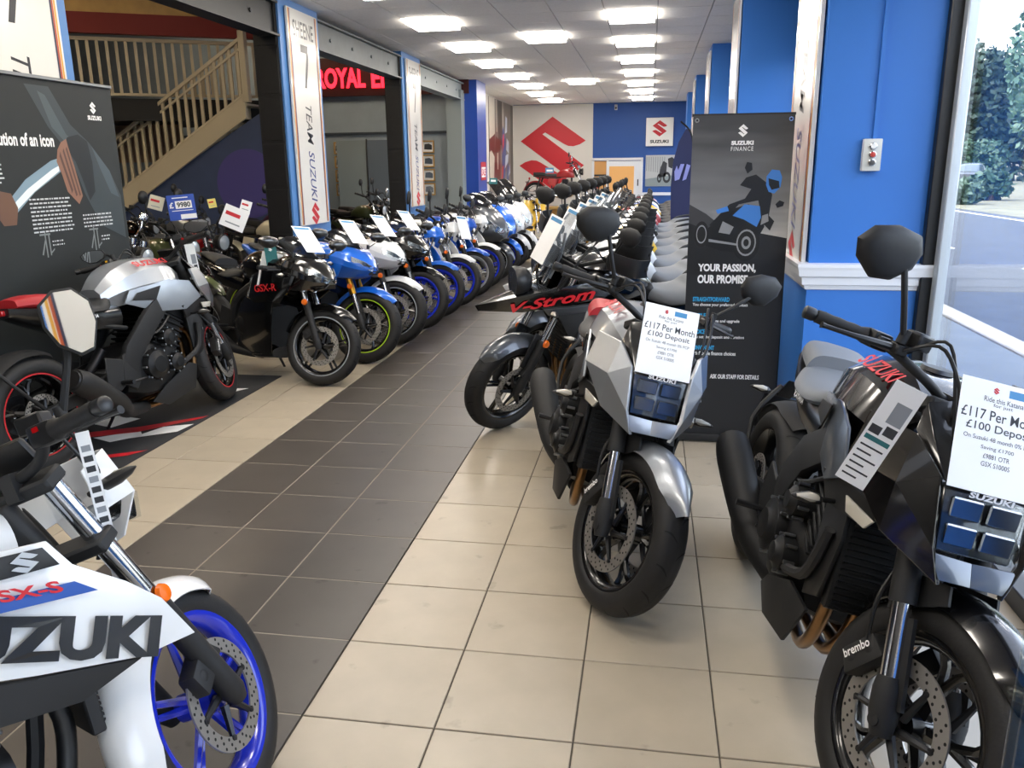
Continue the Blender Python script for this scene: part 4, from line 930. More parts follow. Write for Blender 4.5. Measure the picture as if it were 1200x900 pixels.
def engine_i4(B, w=.19, m=ENGM, cover=ENGM):
    mb = MB(); mb.body([(-.20, [(0, .50), (w*.6, .49), (w*.8, .42), (w*.75, .30), (0, .27)]), (-.05, [(0, .56), (w*.8, .54), (w, .44), (w*.9, .26), (0, .22)]), (.14, [(0, .54), (w*.85, .52), (w*1.0, .42), (w*.85, .26), (0, .22)]), (.26, [(0, .44), (w*.8, .43), (w*.8, .38), (w*.7, .30), (0, .28)])], 3, 2); e = B.p('engine', mb, m)
    rt = Matrix.Rotation(R(28), 3, 'Y'); mb = MB()
    for k in range(7): mb.box((.13+.028*k*.53, 0, .50+.028*k), (.22, 2*w*.92, .014), rt)
    mb.box((.19, 0, .60), (.18, 2*w*.86, .22), rt); B.p('cylinder_block', mb, m, bevel=.004)
    mb = MB(); mb.box((.245, 0, .71), (.20, 2*w*.92, .07), rt); B.p('valve_cover', mb, m, bevel=.015, seg=2)
    for (x, z, r_, s) in ((-.01, .42, .088, -1), (.15, .40, .055, -1), (.12, .56, .05, -1), (.10, .40, .078, 1), (-.12, .40, .06, 1)):
        mb = MB(); mb.lathe([(0, s*(w+.055)), (r_*.55, s*(w+.053)), (r_*.62, s*(w+.045)), (r_*.95, s*(w+.035)), (r_, s*(w+.02)), (r_, s*(w-.05))], (x, 0, z), 'y', 28); o = B.p('engine_cover', mb, cover)
        mb = MB()
        for k in range(8): a = 2*PI*k/8; mb.lathe([(0, s*(w+.034)), (.006, s*(w+.032)), (.006, s*w)], (x+(r_+.006)*math.cos(a), 0, z+(r_+.006)*math.sin(a)), 'y', 6)
        B.p('cover_bolts', mb, ALU, parent=o)
    for i, y in enumerate((-.13, -.045, .045, .13)):
        mb = MB(); mb.tube([(.28, y, .60), (.36, y, .55), (.385, y, .44), (.36, y*.95, .30), (.26, y*.8, .19), (.08, y*.6, .165), (-.05, y*.4, .165)], .019, 10, 4); B.p('exhaust_header', mb, COPPER)
def silencer(B, pts, r, m=MATTE, tip=STEEL, flat=1.):
    mb = MB(); mb.tube(pts, r, 18, 4, flat=flat); o = B.p('silencer', mb, m)
    e, q = Vector(pts[-1]), Vector(pts[-2]); d = (e-q).normalized(); rl = r[-1] if isinstance(r, (list, tuple)) else r
    mb = MB(); mb.tube([e-d*.01, e+d*.012], [rl*.95, rl*.8], 16, flat=flat); mb.tube([e+d*.0125, e+d*.013], rl*.45, 12, flat=flat); B.p('end_cap', mb, tip, parent=o)
def radiator(B, x, z0, z1, w, lean=.06):
    mb = MB(); mb.hull8([(x, -w, z0), (x+.03, -w, z0), (x+.03, w, z0), (x, w, z0)], [(x-lean+.02, -w, z1), (x-lean+.05, -w, z1), (x-lean+.05, w, z1), (x-lean+.02, w, z1)]); o = B.p('radiator', mb, MATTE, bevel=.004)
    mb = MB(); n = 16
    for k in range(n): t = (k+.5)/n; mb.box((x+.034+(-lean+.02)*t, 0, z0+(z1-z0)*t), (.006, 2*w-.03, .006))
    B.p('radiator_fins', mb, STEEL, parent=o)
def tail_plate(B, p, drop=.22, back=.16, ind=True):
    x, z = p; mb = MB(); mb.hull8([(x, -.035, z-.02), (x, .035, z-.02), (x-back, .03, z-drop), (x-back, -.03, z-drop)], [(x+.02, -.035, z+.01), (x+.02, .035, z+.01), (x-back, .03, z-drop+.03), (x-back, -.03, z-drop+.03)]); mb.box((x-back-.01, 0, z-drop-.07), (.012, .17, .17), Matrix.Rotation(R(14), 3, 'Y')); B.p('plate_holder', mb, BLACKP, bevel=.003)
    mb = MB(); mb.box((x-back-.02, 0, z-drop+.035), (.03, .05, .03)); B.p('rear_reflector', mb, REDL)
    if ind:
        for s in (-1, 1): indicator(B, (x-back*.8, s*.03, z-drop*.75), (-.15, s, 0), ln=.08)
def taillight(B, p, w=.08, h=.035):
    mb = MB(); mb.box(p, (.03, w, h)); B.p('tail_light', mb, REDL, bevel=.008, seg=2)
def ground_fix(root, heading, front_xy, B, lean, steer_dx=0.):
    pass
def place(root, B, front, heading, lean=0.):
    """put the front wheel contact at `front`, heading in degrees from +x, lean (deg) to the left"""
    h = R(heading); root.rotation_euler = (-R(lean), 0, h)
    root.location = (front[0]-B.xf*math.cos(h), front[1]-B.xf*math.sin(h), 0.)
def lettering(B, nm, txts, m, parent=None, front=False):
    mb = MB()
    for body, w, h, fn, bold, sh in txts: fit_text(mb, body, w, h, fn, bold, sh)
    return B.p(nm, mb, m, front, parent, recalc=False, smooth=0)
def sidefn(x, y, z, s, ux=(1, 0, 0), up=(0, 0, 1), k=.002):
    """lettering frame on the left (s=1) or right (s=-1) flank, reading correctly from outside"""
    u = Vector(ux)*(-s); u.y *= -1 if False else 1
    u = Vector((-s*ux[0], -s*ux[1]*1.0, -s*ux[2])); v = Vector(up); o = Vector((x, y, z)); u.normalize(); v = (v-u*v.dot(u)).normalized(); n = u.cross(v)*k
    return lambda a, b: tuple(o+u*a+v*b+n)
# ================================================================ motorcycle kinds
def katana(name, body, body2, rim, seatm, lettercol, steer=28, accent=None, low=False):
    B = Bike(name, 1.46, .300, .316, 25, steer, .75)
    wheel(B, True, .300, .12, rim, discs=((.075, .155), (-.075, .155)), accent=accent, sip=16)
    wheel(B, False, .316, .19, rim, discs=((-.09, .11),), accent=accent, sip=14, hub=.05)
    fork(B, .105, 'usd', MATTE, CHROME, .030, reflector=False)
    caliper(B, .094, 1, 58, .158, 'brembo'); caliper(B, -.094, -1, 58, .158, 'brembo')
    fender(B, 'front_fender', (B.xf, 0, .30), .338, .155, 38, 150, body, True, .05, .25)
    mb = MB()
    for s in (-1, 1): mb.hull8([(B.xf-.17, s*.078, .50), (B.xf-.03, s*.078, .60), (B.xf-.05, s*.078, .64), (B.xf-.2, s*.078, .6)], [(B.xf-.17, s*.070, .50), (B.xf-.03, s*.07, .60), (B.xf-.05, s*.07, .64), (B.xf-.2, s*.07, .6)])
    B.p('fender_bracket', mb, MATTE, True)
    bars(B, .40, .07, .12)
    for s in (-1, 1):
        if low: mirror(B, (.35, s*.235, 1.10), (.37, s*.28, 1.13), (.32, s*.335, 1.135), s, True, .15, .08, 0, (-1, s*.05, .15), .1*s)
        else: mirror(B, (.35, s*.235, 1.10), (.37, s*.30, 1.18), (.345, s*.385, 1.265), s, True, .165, .125, 0, (-1, s*.05, .05), .25*s)
    # cockpit
    mb = MB(); mb.box((.50, 0, 1.03), (.03, .15, .09), Matrix.Rotation(R(-25), 3, 'Y')); B.p('instrument_panel', mb, BLACKP, bevel=.008, seg=2)
    # headlamp
    mb = MB(); mb.hull8([(.60, -.09, .775), (.735, -.086, .765), (.735, .086, .765), (.60, .09, .775)], [(.60, -.095, .905), (.695, -.10, .905), (.695, .10, .905), (.60, .095, .905)]); hl = B.p('headlamp', mb, GLOSSB, bevel=.006)
    for s in (-1, 1):
        for z, w_ in ((.868, .036), (.808, .036)):
            mb = MB(); mb.hull8([(.690+(.905-z)*.25, s*.010, z-.022), (.715+(.9-z)*.25, s*.006, z-.024), (.715+(.9-z)*.25, s*.078, z-.024), (.690+(.9-z)*.25, s*.072, z-.02)], [(.690+(.905-z)*.25, s*.010, z+.02), (.708+(.9-z)*.25, s*.006, z+.024), (.708+(.9-z)*.25, s*.08, z+.024), (.690+(.9-z)*.25, s*.074, z+.02)])
            B.p('lamp_reflector', mb, LAMPREF, parent=hl, bevel=.004)
    mb = MB(); mb.hull8([(.738, -.084, .770), (.742, -.084, .770), (.742, .084, .770), (.738, .084, .770)], [(.700, -.096, .90), (.704, -.096, .90), (.704, .096, .90), (.700, .096, .90)]); B.p('lamp_glass', mb, LENS, parent=hl)
    # cheek panels, chin, screen
    V = [(.46, .215, .985), (.60, .150, .985), (.695, .112, .925), (.758, .102, .775), (.778, .074, .700), (.64, .172, .745), (.48, .240, .865), (.645, .178, .87)]
    ck = sym(B, 'cheek_panel', V, [(0, 1, 7, 6), (1, 2, 7), (2, 3, 7), (3, 4, 5, 7), (5, 6, 7)], body, .014, .003, smooth=8)
    for s, o in zip((1, -1), ck):
        fn = sidefn(.33, s*.2, .975, s, (1, -s*.35*0, 0), (0, 0, 1))
    sym(B, 'chin_panel', [(.775, .0, .712), (.775, .072, .712), (.755, .10, .765), (.745, .0, .758), (.66, .12, .72), (.66, 0, .70)], [(0, 1, 2, 3), (1, 4, 2), (0, 5, 4, 1)], body2, .006, .002)
    V = [(.70, 0, .915), (.690, .098, .915), (.56, .140, .985), (.52, .118, 1.05), (.51, 0, 1.08), (.61, 0, 1.0), (.61, .115, .985)]
    sym(B, 'screen', V, [(0, 1, 6, 5), (1, 2, 6), (2, 3, 6), (3, 4, 5, 6)], GLOSSB, .005, .003)
    fn = plane_fn((.708, 0, .908), (0, 1, 0), (-.3, 0, 1), .003); lettering(B, 'lettering', [('SUZUKI', .10, .014, lambda a, b: (.718, a, .905+b), .04, 0)], WHITEINK)
    V = [(.62, .165, .775), (.50, .205, .79), (.32, .225, .77), (.36, .205, .69), (.56, .178, .715)]
    sym(B, 'intake_panel', V, [(0, 1, 2, 3, 4)], MATTE, .012, .003)
    V = [(.625, .178, .755), (.50, .208, .765), (.52, .203, .728), (.60, .183, .725)]
    sym(B, 'position_lamp', V, [(0, 1, 2, 3)], mat('indicator_lens', '#c8c4b8', .12, coat=1.), .008, .002)
    # tank
    tk = body_part(B, 'fuel_tank', [(.40, [(0, .955), (.07, .95), (.115, .92), (.125, .86), (.11, .80), (0, .78)]), (.27, [(0, 1.035), (.085, 1.03), (.165, .975), (.20, .89), (.16, .79), (0, .77)]), (.08, [(0, 1.045), (.09, 1.035), (.17, .975), (.195, .89), (.15, .79), (0, .77)]), (-.08, [(0, 1.00), (.075, .99), (.135, .935), (.145, .87), (.11, .79), (0, .77)]), (-.20, [(0, .905), (.05, .90), (.085, .87), (.09, .83), (.08, .78), (0, .77)])], body, 5, 1, smooth=16)
    mb = MB(); mb.lathe([(0, .012), (.04, .011), (.045, 0)], (.20, 0, 1.042), 'z', 20); B.p('filler_cap', mb, STEEL)
    for s in (-1, 1):
        fn = lambda a, b, s=s: (.17-s*a, s*(.186-.62*(b+.03)+.0), .955+b*1.0)
        lettering(B, 'lettering', [('SUZUKI', .26, .05, lambda a, b, s=s: (.17-s*a, s*(.130-.8*b+.0035), 1.007+.59*b+.0045), .02, .0)], lettercol)
    # side wing below tank, with slots
    V = [(.36, .235, .87), (.20, .215, .90), (-.06, .165, .87), (-.10, .150, .80), (.10, .19, .72), (.30, .225, .70), (.44, .235, .76)]
    sym(B, 'side_panel', V, [(0, 1, 2, 3, 4, 5, 6)], body2, .010, .004)
    V = [(.14, .213, .87), (-.02, .188, .85), (-.06, .178, .81), (.09, .205, .79)]
    sym(B, 'vent_panel', V, [(0, 1, 2, 3)], MATTE, .006, .002)
    # seats and tail
    body_part(B, 'rider_seat', [(-.14, [(0, .885), (.06, .88), (.085, .85), (.08, .81), (0, .80)]), (-.24, [(0, .845), (.09, .84), (.15, .815), (.15, .78), (0, .775)]), (-.38, [(0, .845), (.10, .842), (.16, .82), (.155, .79), (0, .78)]), (-.47, [(0, .875), (.09, .87), (.13, .85), (.13, .80), (0, .79)])], seatm, 4, 3)
    body_part(B, 'pillion_seat', [(-.465, [(0, .915), (.08, .91), (.115, .885), (.115, .84), (0, .82)]), (-.60, [(0, .935), (.08, .93), (.11, .905), (.105, .87), (0, .85)]), (-.72, [(0, .925), (.05, .92), (.07, .905), (.07, .88), (0, .87)])], seatm if seatm is SEATG else mat('seat_red_vinyl', '#a81f26', .5), 4, 3)
    body_part(B, 'tail_unit', [(-.12, [(0, .80), (.09, .80), (.13, .77), (.12, .68), (0, .66)]), (-.40, [(0, .80), (.10, .80), (.145, .80), (.12, .70), (0, .68)]), (-.62, [(0, .86), (.08, .86), (.115, .855), (.09, .78), (0, .76)]), (-.76, [(0, .885), (.04, .885), (.06, .88), (.05, .84), (0, .83)])], GLOSSB, 4, 2)
    for s in (-1, 1): lettering(B, 'lettering', [('KATANA', .12, .02, lambda a, b, s=s: (-.36-s*a, s*(.149), .765+b), .03, .2)], WHITEINK)
    taillight(B, (-.765, 0, .862), .06, .03)
    # frame, engine
    for s in (-1, 1):
        mb = MB(); P = [(.34, .06, .87), (.20, .165, .80), (.02, .185, .68), (-.14, .165, .52), (-.19, .15, .40)]; H = [.06, .085, .095, .10, .09]
        rg = []
        for (x, y, z), h in zip(P, H): rg.append([(x+h*.42, s*(y-.02), z-h*.48), (x+h*.42, s*(y+.02), z-h*.48), (x-h*.42, s*(y+.02), z+h*.48), (x-h*.42, s*(y-.02), z+h*.48)])
        mb.loft(rg); B.p('frame_beam', mb, MATTE, bevel=.008, seg=2)
    for s in (-1, 1): mb = MB(); mb.plate([(-.12, .56), (-.08, .40), (-.16, .30), (-.25, .36), (-.22, .52)], s*.165, .02); B.p('pivot_plate', mb, MATTE, bevel=.006)
    mb = MB()
    for s in (-1, 1): mb.tube([(-.10, s*.12, .66), (-.40, s*.11, .74), (-.66, s*.05, .82)], .014, 8)
    B.p('subframe', mb, MATTE)
    engine_i4(B, .185); radiator(B, .415, .40, .68, .165)
    V = [(.40, .18, .72), (.46, .19, .60), (.43, .185, .42), (.34, .19, .38), (.31, .20, .66)]
    sym(B, 'radiator_shroud', V, [(0, 1, 2, 3, 4)], BLACKP, .012, .004)
    V = [(.36, .17, .34), (.30, .18, .20), (.06, .17, .15), (-.06, .165, .20), (.05, .19, .28), (.26, .20, .37)]
    sym(B, 'belly_panel', V, [(0, 1, 5), (1, 2, 4, 5), (2, 3, 4)], MATTE, .012, .004)
    silencer(B, [(-.02, -.06, .165), (-.20, -.10, .19), (-.32, -.17, .27), (-.56, -.235, .43), (-.64, -.245, .475)], [.035, .045, .058, .068, .060], MATTE, STEEL)
    swingarm(B, (-.20, .41), MATTE, .125); pegs(B, -.26, .37, .165); stand(B, .0, .24)
    mb = MB(); mb.tube([(-.20, 0, .55), (-.34, 0, .42)], .03, 10); B.p('shock_absorber', mb, STEEL)
    fender(B, 'rear_hugger', (B.xr, 0, .316), .345, .20, 60, 150, MATTE, False, .03, .6)
    tail_plate(B, (-.93, .70), .10, .10); mb = MB()
    for s in (-1, 1): mb.tube([(-.73, s*.13, .33), (-.90, s*.13, .52), (-.96, s*.04, .67)], .010, 8, 3)
    B.p('plate_arm', mb, MATTE)
    for s in (-1, 1): indicator(B, (.36, s*.20, .665), (.25, s, .0), ln=.085)
    mb = MB(); mb.tube([(.40, -.20, .60), (.36, -.205, .45), (.20, -.20, .38)], .016, 8, 4); B.p('coolant_hose', mb, MATTE)
    for s in (-1, 1): mb = MB(); mb.tube([(-.10, s*.17, .62), (.05, s*.19, .60), (.2, s*.17, .68)], .008, 6, 3); B.p('wiring_loom', mb, BLACKP)
    T = Matrix.Translation((-.05, 0, -.045)); done = set()
    for o in list(B.root.children):
        if o.name.split('.')[0] in ('headlamp', 'cheek_panel', 'chin_panel', 'screen', 'intake_panel', 'position_lamp') or (o.name.split('.')[0] == 'lettering' and max(v.co.x for v in o.data.vertices) > .7):
            for q in [o]+list(o.children): q.data.transform(T)
    return B

def naked(name, body, rim, accent, seatm, shroudm=None, letter='SUZUKI', letm=None, steer=26, forkout=MATTE, tankm=None, lw=.47, hero=False, maim=None):
    B = Bike(name, 1.30, .290, .300, 25, steer, .70)
    wheel(B, True, .290, .095, rim, discs=((-.07, .14),), accent=accent, sip=18, n=5, style='straight'); wheel(B, False, .300, .13, rim, discs=((-.08, .10),), accent=accent, sip=16, style='straight')
    fork(B, .095, 'conv', forkout, CHROME, .030)
    caliper(B, -.082, -1, 35, .118)
    fender(B, 'front_fender', (B.xf, 0, .29), .322, .145, 52, 118, body, True, .055, .3); fender(B, 'rear_fender_flap', (B.xf, 0, .29), .322, .145, 112, 192, body, True, .06, .9)
    bars(B, .375, .05, .09)
    for s in (-1, 1): mirror(B, (.30, s*.23, 1.02), (.30, s*.29, 1.12), (.29, s*.335, 1.18), s, True, .092, .135, 0, maim if (maim and s < 0) else (-1, -.15 if s < 0 else .05, 0), 0)
    # headlamp cowl
    c = B.fk(.565, 0, .13); V = [(c[0]+.06, 0, c[2]+.11), (c[0]+.02, .10, c[2]+.10), (c[0]+.05, .115, c[2]-.02), (c[0]+.03, .06, c[2]-.11), (c[0]+.05, 0, c[2]-.12), (c[0]+.11, 0, c[2]+.02), (c[0]+.09, .065, c[2]+.01), (c[0]-.10, .12, c[2]+.06), (c[0]-.08, .115, c[2]-.04)]
    sym(B, 'headlamp_cowl', V, [(0, 1, 6, 5), (1, 2, 6), (1, 7, 8, 2), (2, 3, 6), (3, 4, 5, 6)], body, .005, .003, True)
    mb = MB(); mb.box((c[0]+.085, 0, c[2]-.045), (.05, .12, .06), Matrix.Rotation(R(20), 3, 'Y')); hl = B.p('headlamp', mb, LAMPREF, True, bevel=.01, seg=2); mb = MB(); mb.box((c[0]+.114, 0, c[2]-.05), (.006, .125, .065), Matrix.Rotation(R(20), 3, 'Y')); B.p('lamp_glass', mb, LENS, parent=hl)
    mb = MB(); q = B.fk(.72, 0, .05); mb.box((q[0], 0, q[2]+.03), (.02, .12, .08), Matrix.Rotation(R(-30), 3, 'Y')); B.p('instrument_panel', mb, BLACKP, True, bevel=.008, seg=2)
    for s in (-1, 1): q = B.fk(.60, s*.09, .07); indicator(B, q, (.1, s, .15), True, .085)
    tk = body_part(B, 'fuel_tank', [(.30, [(0, .90), (.06, .895), (.10, .86), (.105, .80), (.09, .74), (0, .72)]), (.20, [(0, .965), (.08, .955), (.155, .90), (.17, .82), (.13, .74), (0, .72)]), (.02, [(0, .97), (.085, .96), (.155, .90), (.165, .82), (.12, .74), (0, .72)]), (-.12, [(0, .915), (.07, .905), (.12, .86), (.12, .80), (.09, .74), (0, .72)]), (-.18, [(0, .86), (.05, .85), (.08, .82), (.08, .78), (.07, .74), (0, .72)])], tankm or body, 4, 3)
    mb = MB(); mb.lathe([(0, .012), (.038, .011), (.042, 0)], (.13, 0, .968), 'z', 18); B.p('filler_cap', mb, STEEL)
    V = [(.58, .170, .535), (.52, .180, .645), (.455, .186, .71), (.36, .192, .785), (.325, .190, .845), (.23, .188, .855), (.19, .188, .81), (-.05, .165, .80), (-.12, .152, .74), (.06, .205, .665), (.25, .208, .605), (.45, .193, .545)]
    sp = sym(B, 'tank_shroud', V, [(0, 1, 2, 11), (2, 3, 10, 11), (3, 4, 5, 6), (3, 6, 9, 10), (6, 7, 8, 9)], shroudm or body, .012, .004, smooth=25)
    V = [(.45, .190, .542), (.25, .205, .600), (.06, .205, .658), (-.12, .152, .733), (-.10, .16, .63), (.06, .195, .555), (.32, .19, .51)]
    sym(B, 'lower_shroud', V, [(0, 1, 2, 3, 4, 5, 6)], MATTE, .012, .004)
    sym(B, 'badge_plate', [(.335, .200, .795), (.312, .199, .838), (.24, .198, .845), (.21, .199, .805)], [(0, 1, 2, 3)], BLACKP, .003, .001)
    if letter:
        for s in (-1, 1):
            yy = lambda x: .2175-.085*max(0, x-.24)-.13*max(0, .02-x)
            lettering(B, 'lettering', [(letter, lw, .095, lambda a, b, s=s: (.285-s*a*.94, s*yy(.285-s*a*.94), .665+s*a*.42+b), .05, -.30*s)], letm or INK)
            f0 = lambda a, b, s=s: (a, s*(yy(a)-.06*max(0, b-.75)), b)
            mb = MB(); mb.add([f0(-.06, .765), f0(.10, .765), f0(.30, .735), f0(.39, .72), f0(.35, .755), f0(.10, .79)], [(0, 1, 2, 3, 4, 5)]); B.p('stripe_print', mb, BLUEINK, recalc=False, smooth=0)
            lettering(B, 'lettering', [('GSX-S', .15, .024, lambda a, b, s=s: (.25-s*a, s*(yy(.25)-.001), .772+s*a*.2+b), .03, .2*s)], REDINK)
            mb = MB(); slogo(mb, .05, .042, lambda a, b, s=s: (.275-s*a, s*.2045, .822+b)); B.p('logo_badge', mb, mat('badge_silver', '#c9cdd1', .3, .3), recalc=False, smooth=0)
    body_part(B, 'seat', [(-.14, [(0, .84), (.06, .835), (.08, .81), (.08, .77), (0, .76)]), (-.24, [(0, .80), (.09, .795), (.13, .77), (.13, .74), (0, .73)]), (-.38, [(0, .81), (.09, .805), (.135, .78), (.13, .75), (0, .74)]), (-.44, [(0, .855), (.08, .85), (.115, .82), (.11, .77), (0, .76)]), (-.68, [(0, .89), (.06, .885), (.09, .86), (.085, .82), (0, .81)])], seatm, 4, 3)
    body_part(B, 'tail_cowl', [(-.12, [(0, .74), (.09, .74), (.12, .71), (.11, .64), (0, .62)]), (-.40, [(0, .76), (.10, .76), (.14, .745), (.11, .67), (0, .66)]), (-.64, [(0, .82), (.08, .82), (.105, .81), (.07, .74), (0, .73)]), (-.76, [(0, .87), (.03, .87), (.045, .86), (.04, .82), (0, .81)])], body, 4, 2)
    taillight(B, (-.765, 0, .845)); tail_plate(B, (-.72, .78), .24, .16)
    mb = MB(); mb.body([(-.16, [(0, .48), (.10, .47), (.13, .40), (.12, .28), (0, .25)]), (.02, [(0, .52), (.11, .50), (.14, .42), (.13, .25), (0, .22)]), (.20, [(0, .46), (.10, .44), (.13, .38), (.11, .27), (0, .24)])], 3, 2); B.p('engine', mb, ENGM)
    mb = MB(); rt = Matrix.Rotation(R(20), 3, 'Y')
    for k in range(8): mb.box((.10+.009*k, 0, .47+.024*k), (.17, .20, .010), rt)
    mb.box((.13, 0, .55), (.13, .17, .20), rt); B.p('cylinder_block', mb, ALU, bevel=.003)
    for (x, z, r_, s) in ((.02, .37, .085, -1), (.02, .37, .08, 1), (.15, .36, .045, -1)):
        mb = MB(); mb.lathe([(0, s*.175), (r_*.6, s*.172), (r_*.9, s*.16), (r_, s*.14), (r_, s*.08)], (x, 0, z), 'y', 26); B.p('engine_cover', mb, ENGM if s > 0 else ALU)
    mb = MB(); mb.tube([(.20, -.05, .56), (.30, -.06, .50), (.31, -.06, .38), (.24, -.07, .22), (.05, -.10, .17), (-.15, -.13, .20)], .02, 10, 4); B.p('exhaust_header', mb, BLACKP); silencer(B, [(-.12, -.13, .20), (-.30, -.17, .26), (-.58, -.20, .42)], [.035, .055, .05], MATTE, STEEL)
    radiator(B, .345, .40, .60, .12, .03)
    for s in (-1, 1): mb = MB(); mb.tube([(.27, s*.04, .82), (.10, s*.12, .68), (-.12, s*.12, .60), (-.17, s*.11, .40), (-.10, s*.10, .26)], .018, 8, 3); B.p('frame_tube', mb, MATTE)
    mb = MB(); mb.tube([(.28, 0, .80), (.30, 0, .55), (.24, 0, .26)], .018, 8, 2); B.p('down_tube', mb, MATTE)
    swingarm(B, (-.16, .38), MATTE, .10); pegs(B, -.20, .33, .13); stand(B, 0, .24); fender(B, 'rear_hugger', (B.xr, 0, .30), .33, .15, 70, 150, MATTE, False, .03, .6)
    mb = MB(); mb.tube([(-.16, 0, .58), (-.28, 0, .42)], .028, 10); B.p('shock_absorber', mb, REDL)
    return B

def sport(name, up, low, rim, accent, forkm=MATTE, fstyle='conv', seatm=SEATB, steer=24, big=False, mark=None, tankm=None, fendm=None, screenm=SMOKE):
    B = Bike(name, 1.30 if not big else 1.40, .288 if not big else .30, .30 if not big else .315, 24, steer, .62)
    k = B.xf-.65; w_ = .10 if not big else .12
    wheel(B, True, B.Rf, w_, rim, discs=(((.07, .15), (-.07, .15)) if big else ((-.07, .145),)), accent=accent, sip=16, n=5, style='straight' if not big else 'cast'); wheel(B, False, B.Rr, .14 if not big else .19, rim, discs=((-.085, .11),), accent=accent, sip=14)
    fork(B, .10, fstyle, forkm, CHROME, .026); caliper(B, -.085, -1, 38, .122)
    if big: caliper(B, .085, 1, 38, .122)
    fender(B, 'front_fender', (B.xf, 0, B.Rf), B.Rf+.035, .15, 45, 165, fendm or up, True, .055, .3)
    bars(B, .33, 0, .06, clip=True, cables=False, z0=.02)
    q = lambda x: x+k
    # nose cowl
    nose = [(q(.73), [(0, .795), (.02, .79), (.035, .775), (.03, .755), (.015, .745), (0, .742)]), (q(.66), [(0, .865), (.055, .855), (.105, .815), (.115, .765), (.06, .72), (0, .71)]), (q(.55), [(0, .935), (.085, .925), (.16, .88), (.18, .79), (.11, .695), (0, .68)]), (q(.42), [(0, .955), (.10, .945), (.19, .91), (.22, .82), (.18, .70), (0, .67)]), (q(.30), [(0, .925), (.10, .92), (.19, .905), (.225, .85), (.19, .72), (0, .69)])]
    nc = body_part(B, 'nose_cowl', nose, up, 4, 2, smooth=20)
    for s in (-1, 1):
        V = [(q(.735), s*.012, .785), (q(.690), s*.075, .83), (q(.60), s*.145, .868), (q(.61), s*.148, .825), (q(.680), s*.095, .772), (q(.732), s*.035, .755)]
        mb = MB(); mb.add(V, [(0, 1, 5), (1, 2, 3, 4), (1, 4, 5)]); o = B.p('headlamp', mb, LAMPREF, thick=.012, bevel=.002); mb = MB(); mb.add([(x+.008, y*1.03, z) for x, y, z in V], [(0, 1, 5), (1, 2, 3, 4), (1, 4, 5)]); B.p('lamp_glass', mb, LENS, parent=o, thick=.002)
    mb = MB(); V = [(q(.735), -.028, .757), (q(.735), .028, .757), (q(.715), .05, .725), (q(.715), -.05, .725)]; mb.add(V, [(0, 1, 2, 3)]); B.p('air_intake', mb, GLOSSB, thick=.01)
    rows = []
    for i in range(7):
        u = i/6; x = q(.58)-.26*u; zc = .925+.165*math.sin(u*1.35); ww = .085+.055*u; rows.append([(x-.04*abs(t)**2, ww*t, zc-.055*abs(t)**2.2) for t in (-1, -.75, -.5, -.25, 0, .25, .5, .75, 1)])
    mb = MB(); mb.grid(rows); B.p('screen', mb, screenm, thick=.003, smooth=60)
    for s in (-1, 1): mirror(B, (q(.50), s*.16, .945), (q(.49), s*.26, .99), (q(.44), s*.335, 1.03), s, False, .17, .085, 0, (-1, s*.05, 0), 0, GLOSSB)
    V = [(q(.56), .195, .80), (q(.44), .225, .82), (q(.28), .232, .84), (q(.10), .20, .78), (q(.04), .20, .62), (q(.18), .235, .58), (q(.36), .225, .60), (q(.50), .20, .68)]
    su = sym(B, 'upper_fairing', V, [(0, 1, 6, 7), (1, 2, 5, 6), (2, 3, 4, 5)], up, .008, .004)
    V = [(q(.36), .222, .60), (q(.18), .232, .585), (q(.02), .20, .62), (q(-.12), .175, .42), (q(-.14), .13, .22), (q(.10), .11, .16), (q(.26), .14, .20), (q(.32), .20, .40), (q(.10), .215, .40)]
    lf = sym(B, 'lower_fairing', V, [(0, 1, 8, 7), (1, 2, 3, 8), (3, 4, 5, 8), (5, 6, 7, 8)], low, .008, .004)
    mb = MB(); mb.body([(q(.26), [(0, .25), (.10, .24), (.13, .21), (.10, .17), (0, .16)]), (q(.0), [(0, .22), (.10, .21), (.12, .18), (.10, .145), (0, .14)]), (q(-.18), [(0, .24), (.08, .23), (.10, .21), (.08, .18), (0, .175)])], 3, 2); B.p('belly_pan', mb, low)
    for s in (-1, 1):
        indicator(B, (q(.47), s*.205, .80), (.1, s, .02), ln=.06)
        if mark: lettering(B, 'lettering', [(mark[0], .24, .055, lambda a, b, s=s: (q(.30)-s*a, s*(.240), .70-s*a*.12+b), .02, .2*s)], mark[1])
        mb = MB(); slogo(mb, .07, .08, lambda a, b, s=s: (q(.05)-s*a, s*.178, .865+b)); B.p('logo_badge', mb, CHROME, recalc=False, smooth=0)
    lettering(B, 'lettering', [('SUZUKI', .10, .018, lambda a, b: (q(.615)-b*1.4, -a*-1, .918+b*.75), .05, 0)], WHITEINK)
    body_part(B, 'fuel_tank', [(q(.26), [(0, .90), (.06, .895), (.11, .86), (.12, .80), (.10, .72), (0, .70)]), (q(.16), [(0, .965), (.08, .955), (.165, .90), (.18, .82), (.14, .73), (0, .70)]), (q(-.02), [(0, .96), (.08, .95), (.16, .89), (.17, .82), (.12, .73), (0, .70)]), (q(-.16), [(0, .88), (.06, .87), (.10, .84), (.10, .79), (.08, .73), (0, .70)])], tankm or up, 4, 3)
    body_part(B, 'rider_seat', [(-.13+k*.3, [(0, .83), (.06, .825), (.08, .80), (.08, .76), (0, .75)]), (-.26, [(0, .80), (.09, .795), (.14, .77), (.14, .74), (0, .73)]), (-.42, [(0, .82), (.10, .815), (.13, .79), (.12, .76), (0, .75)])], seatm, 4, 3)
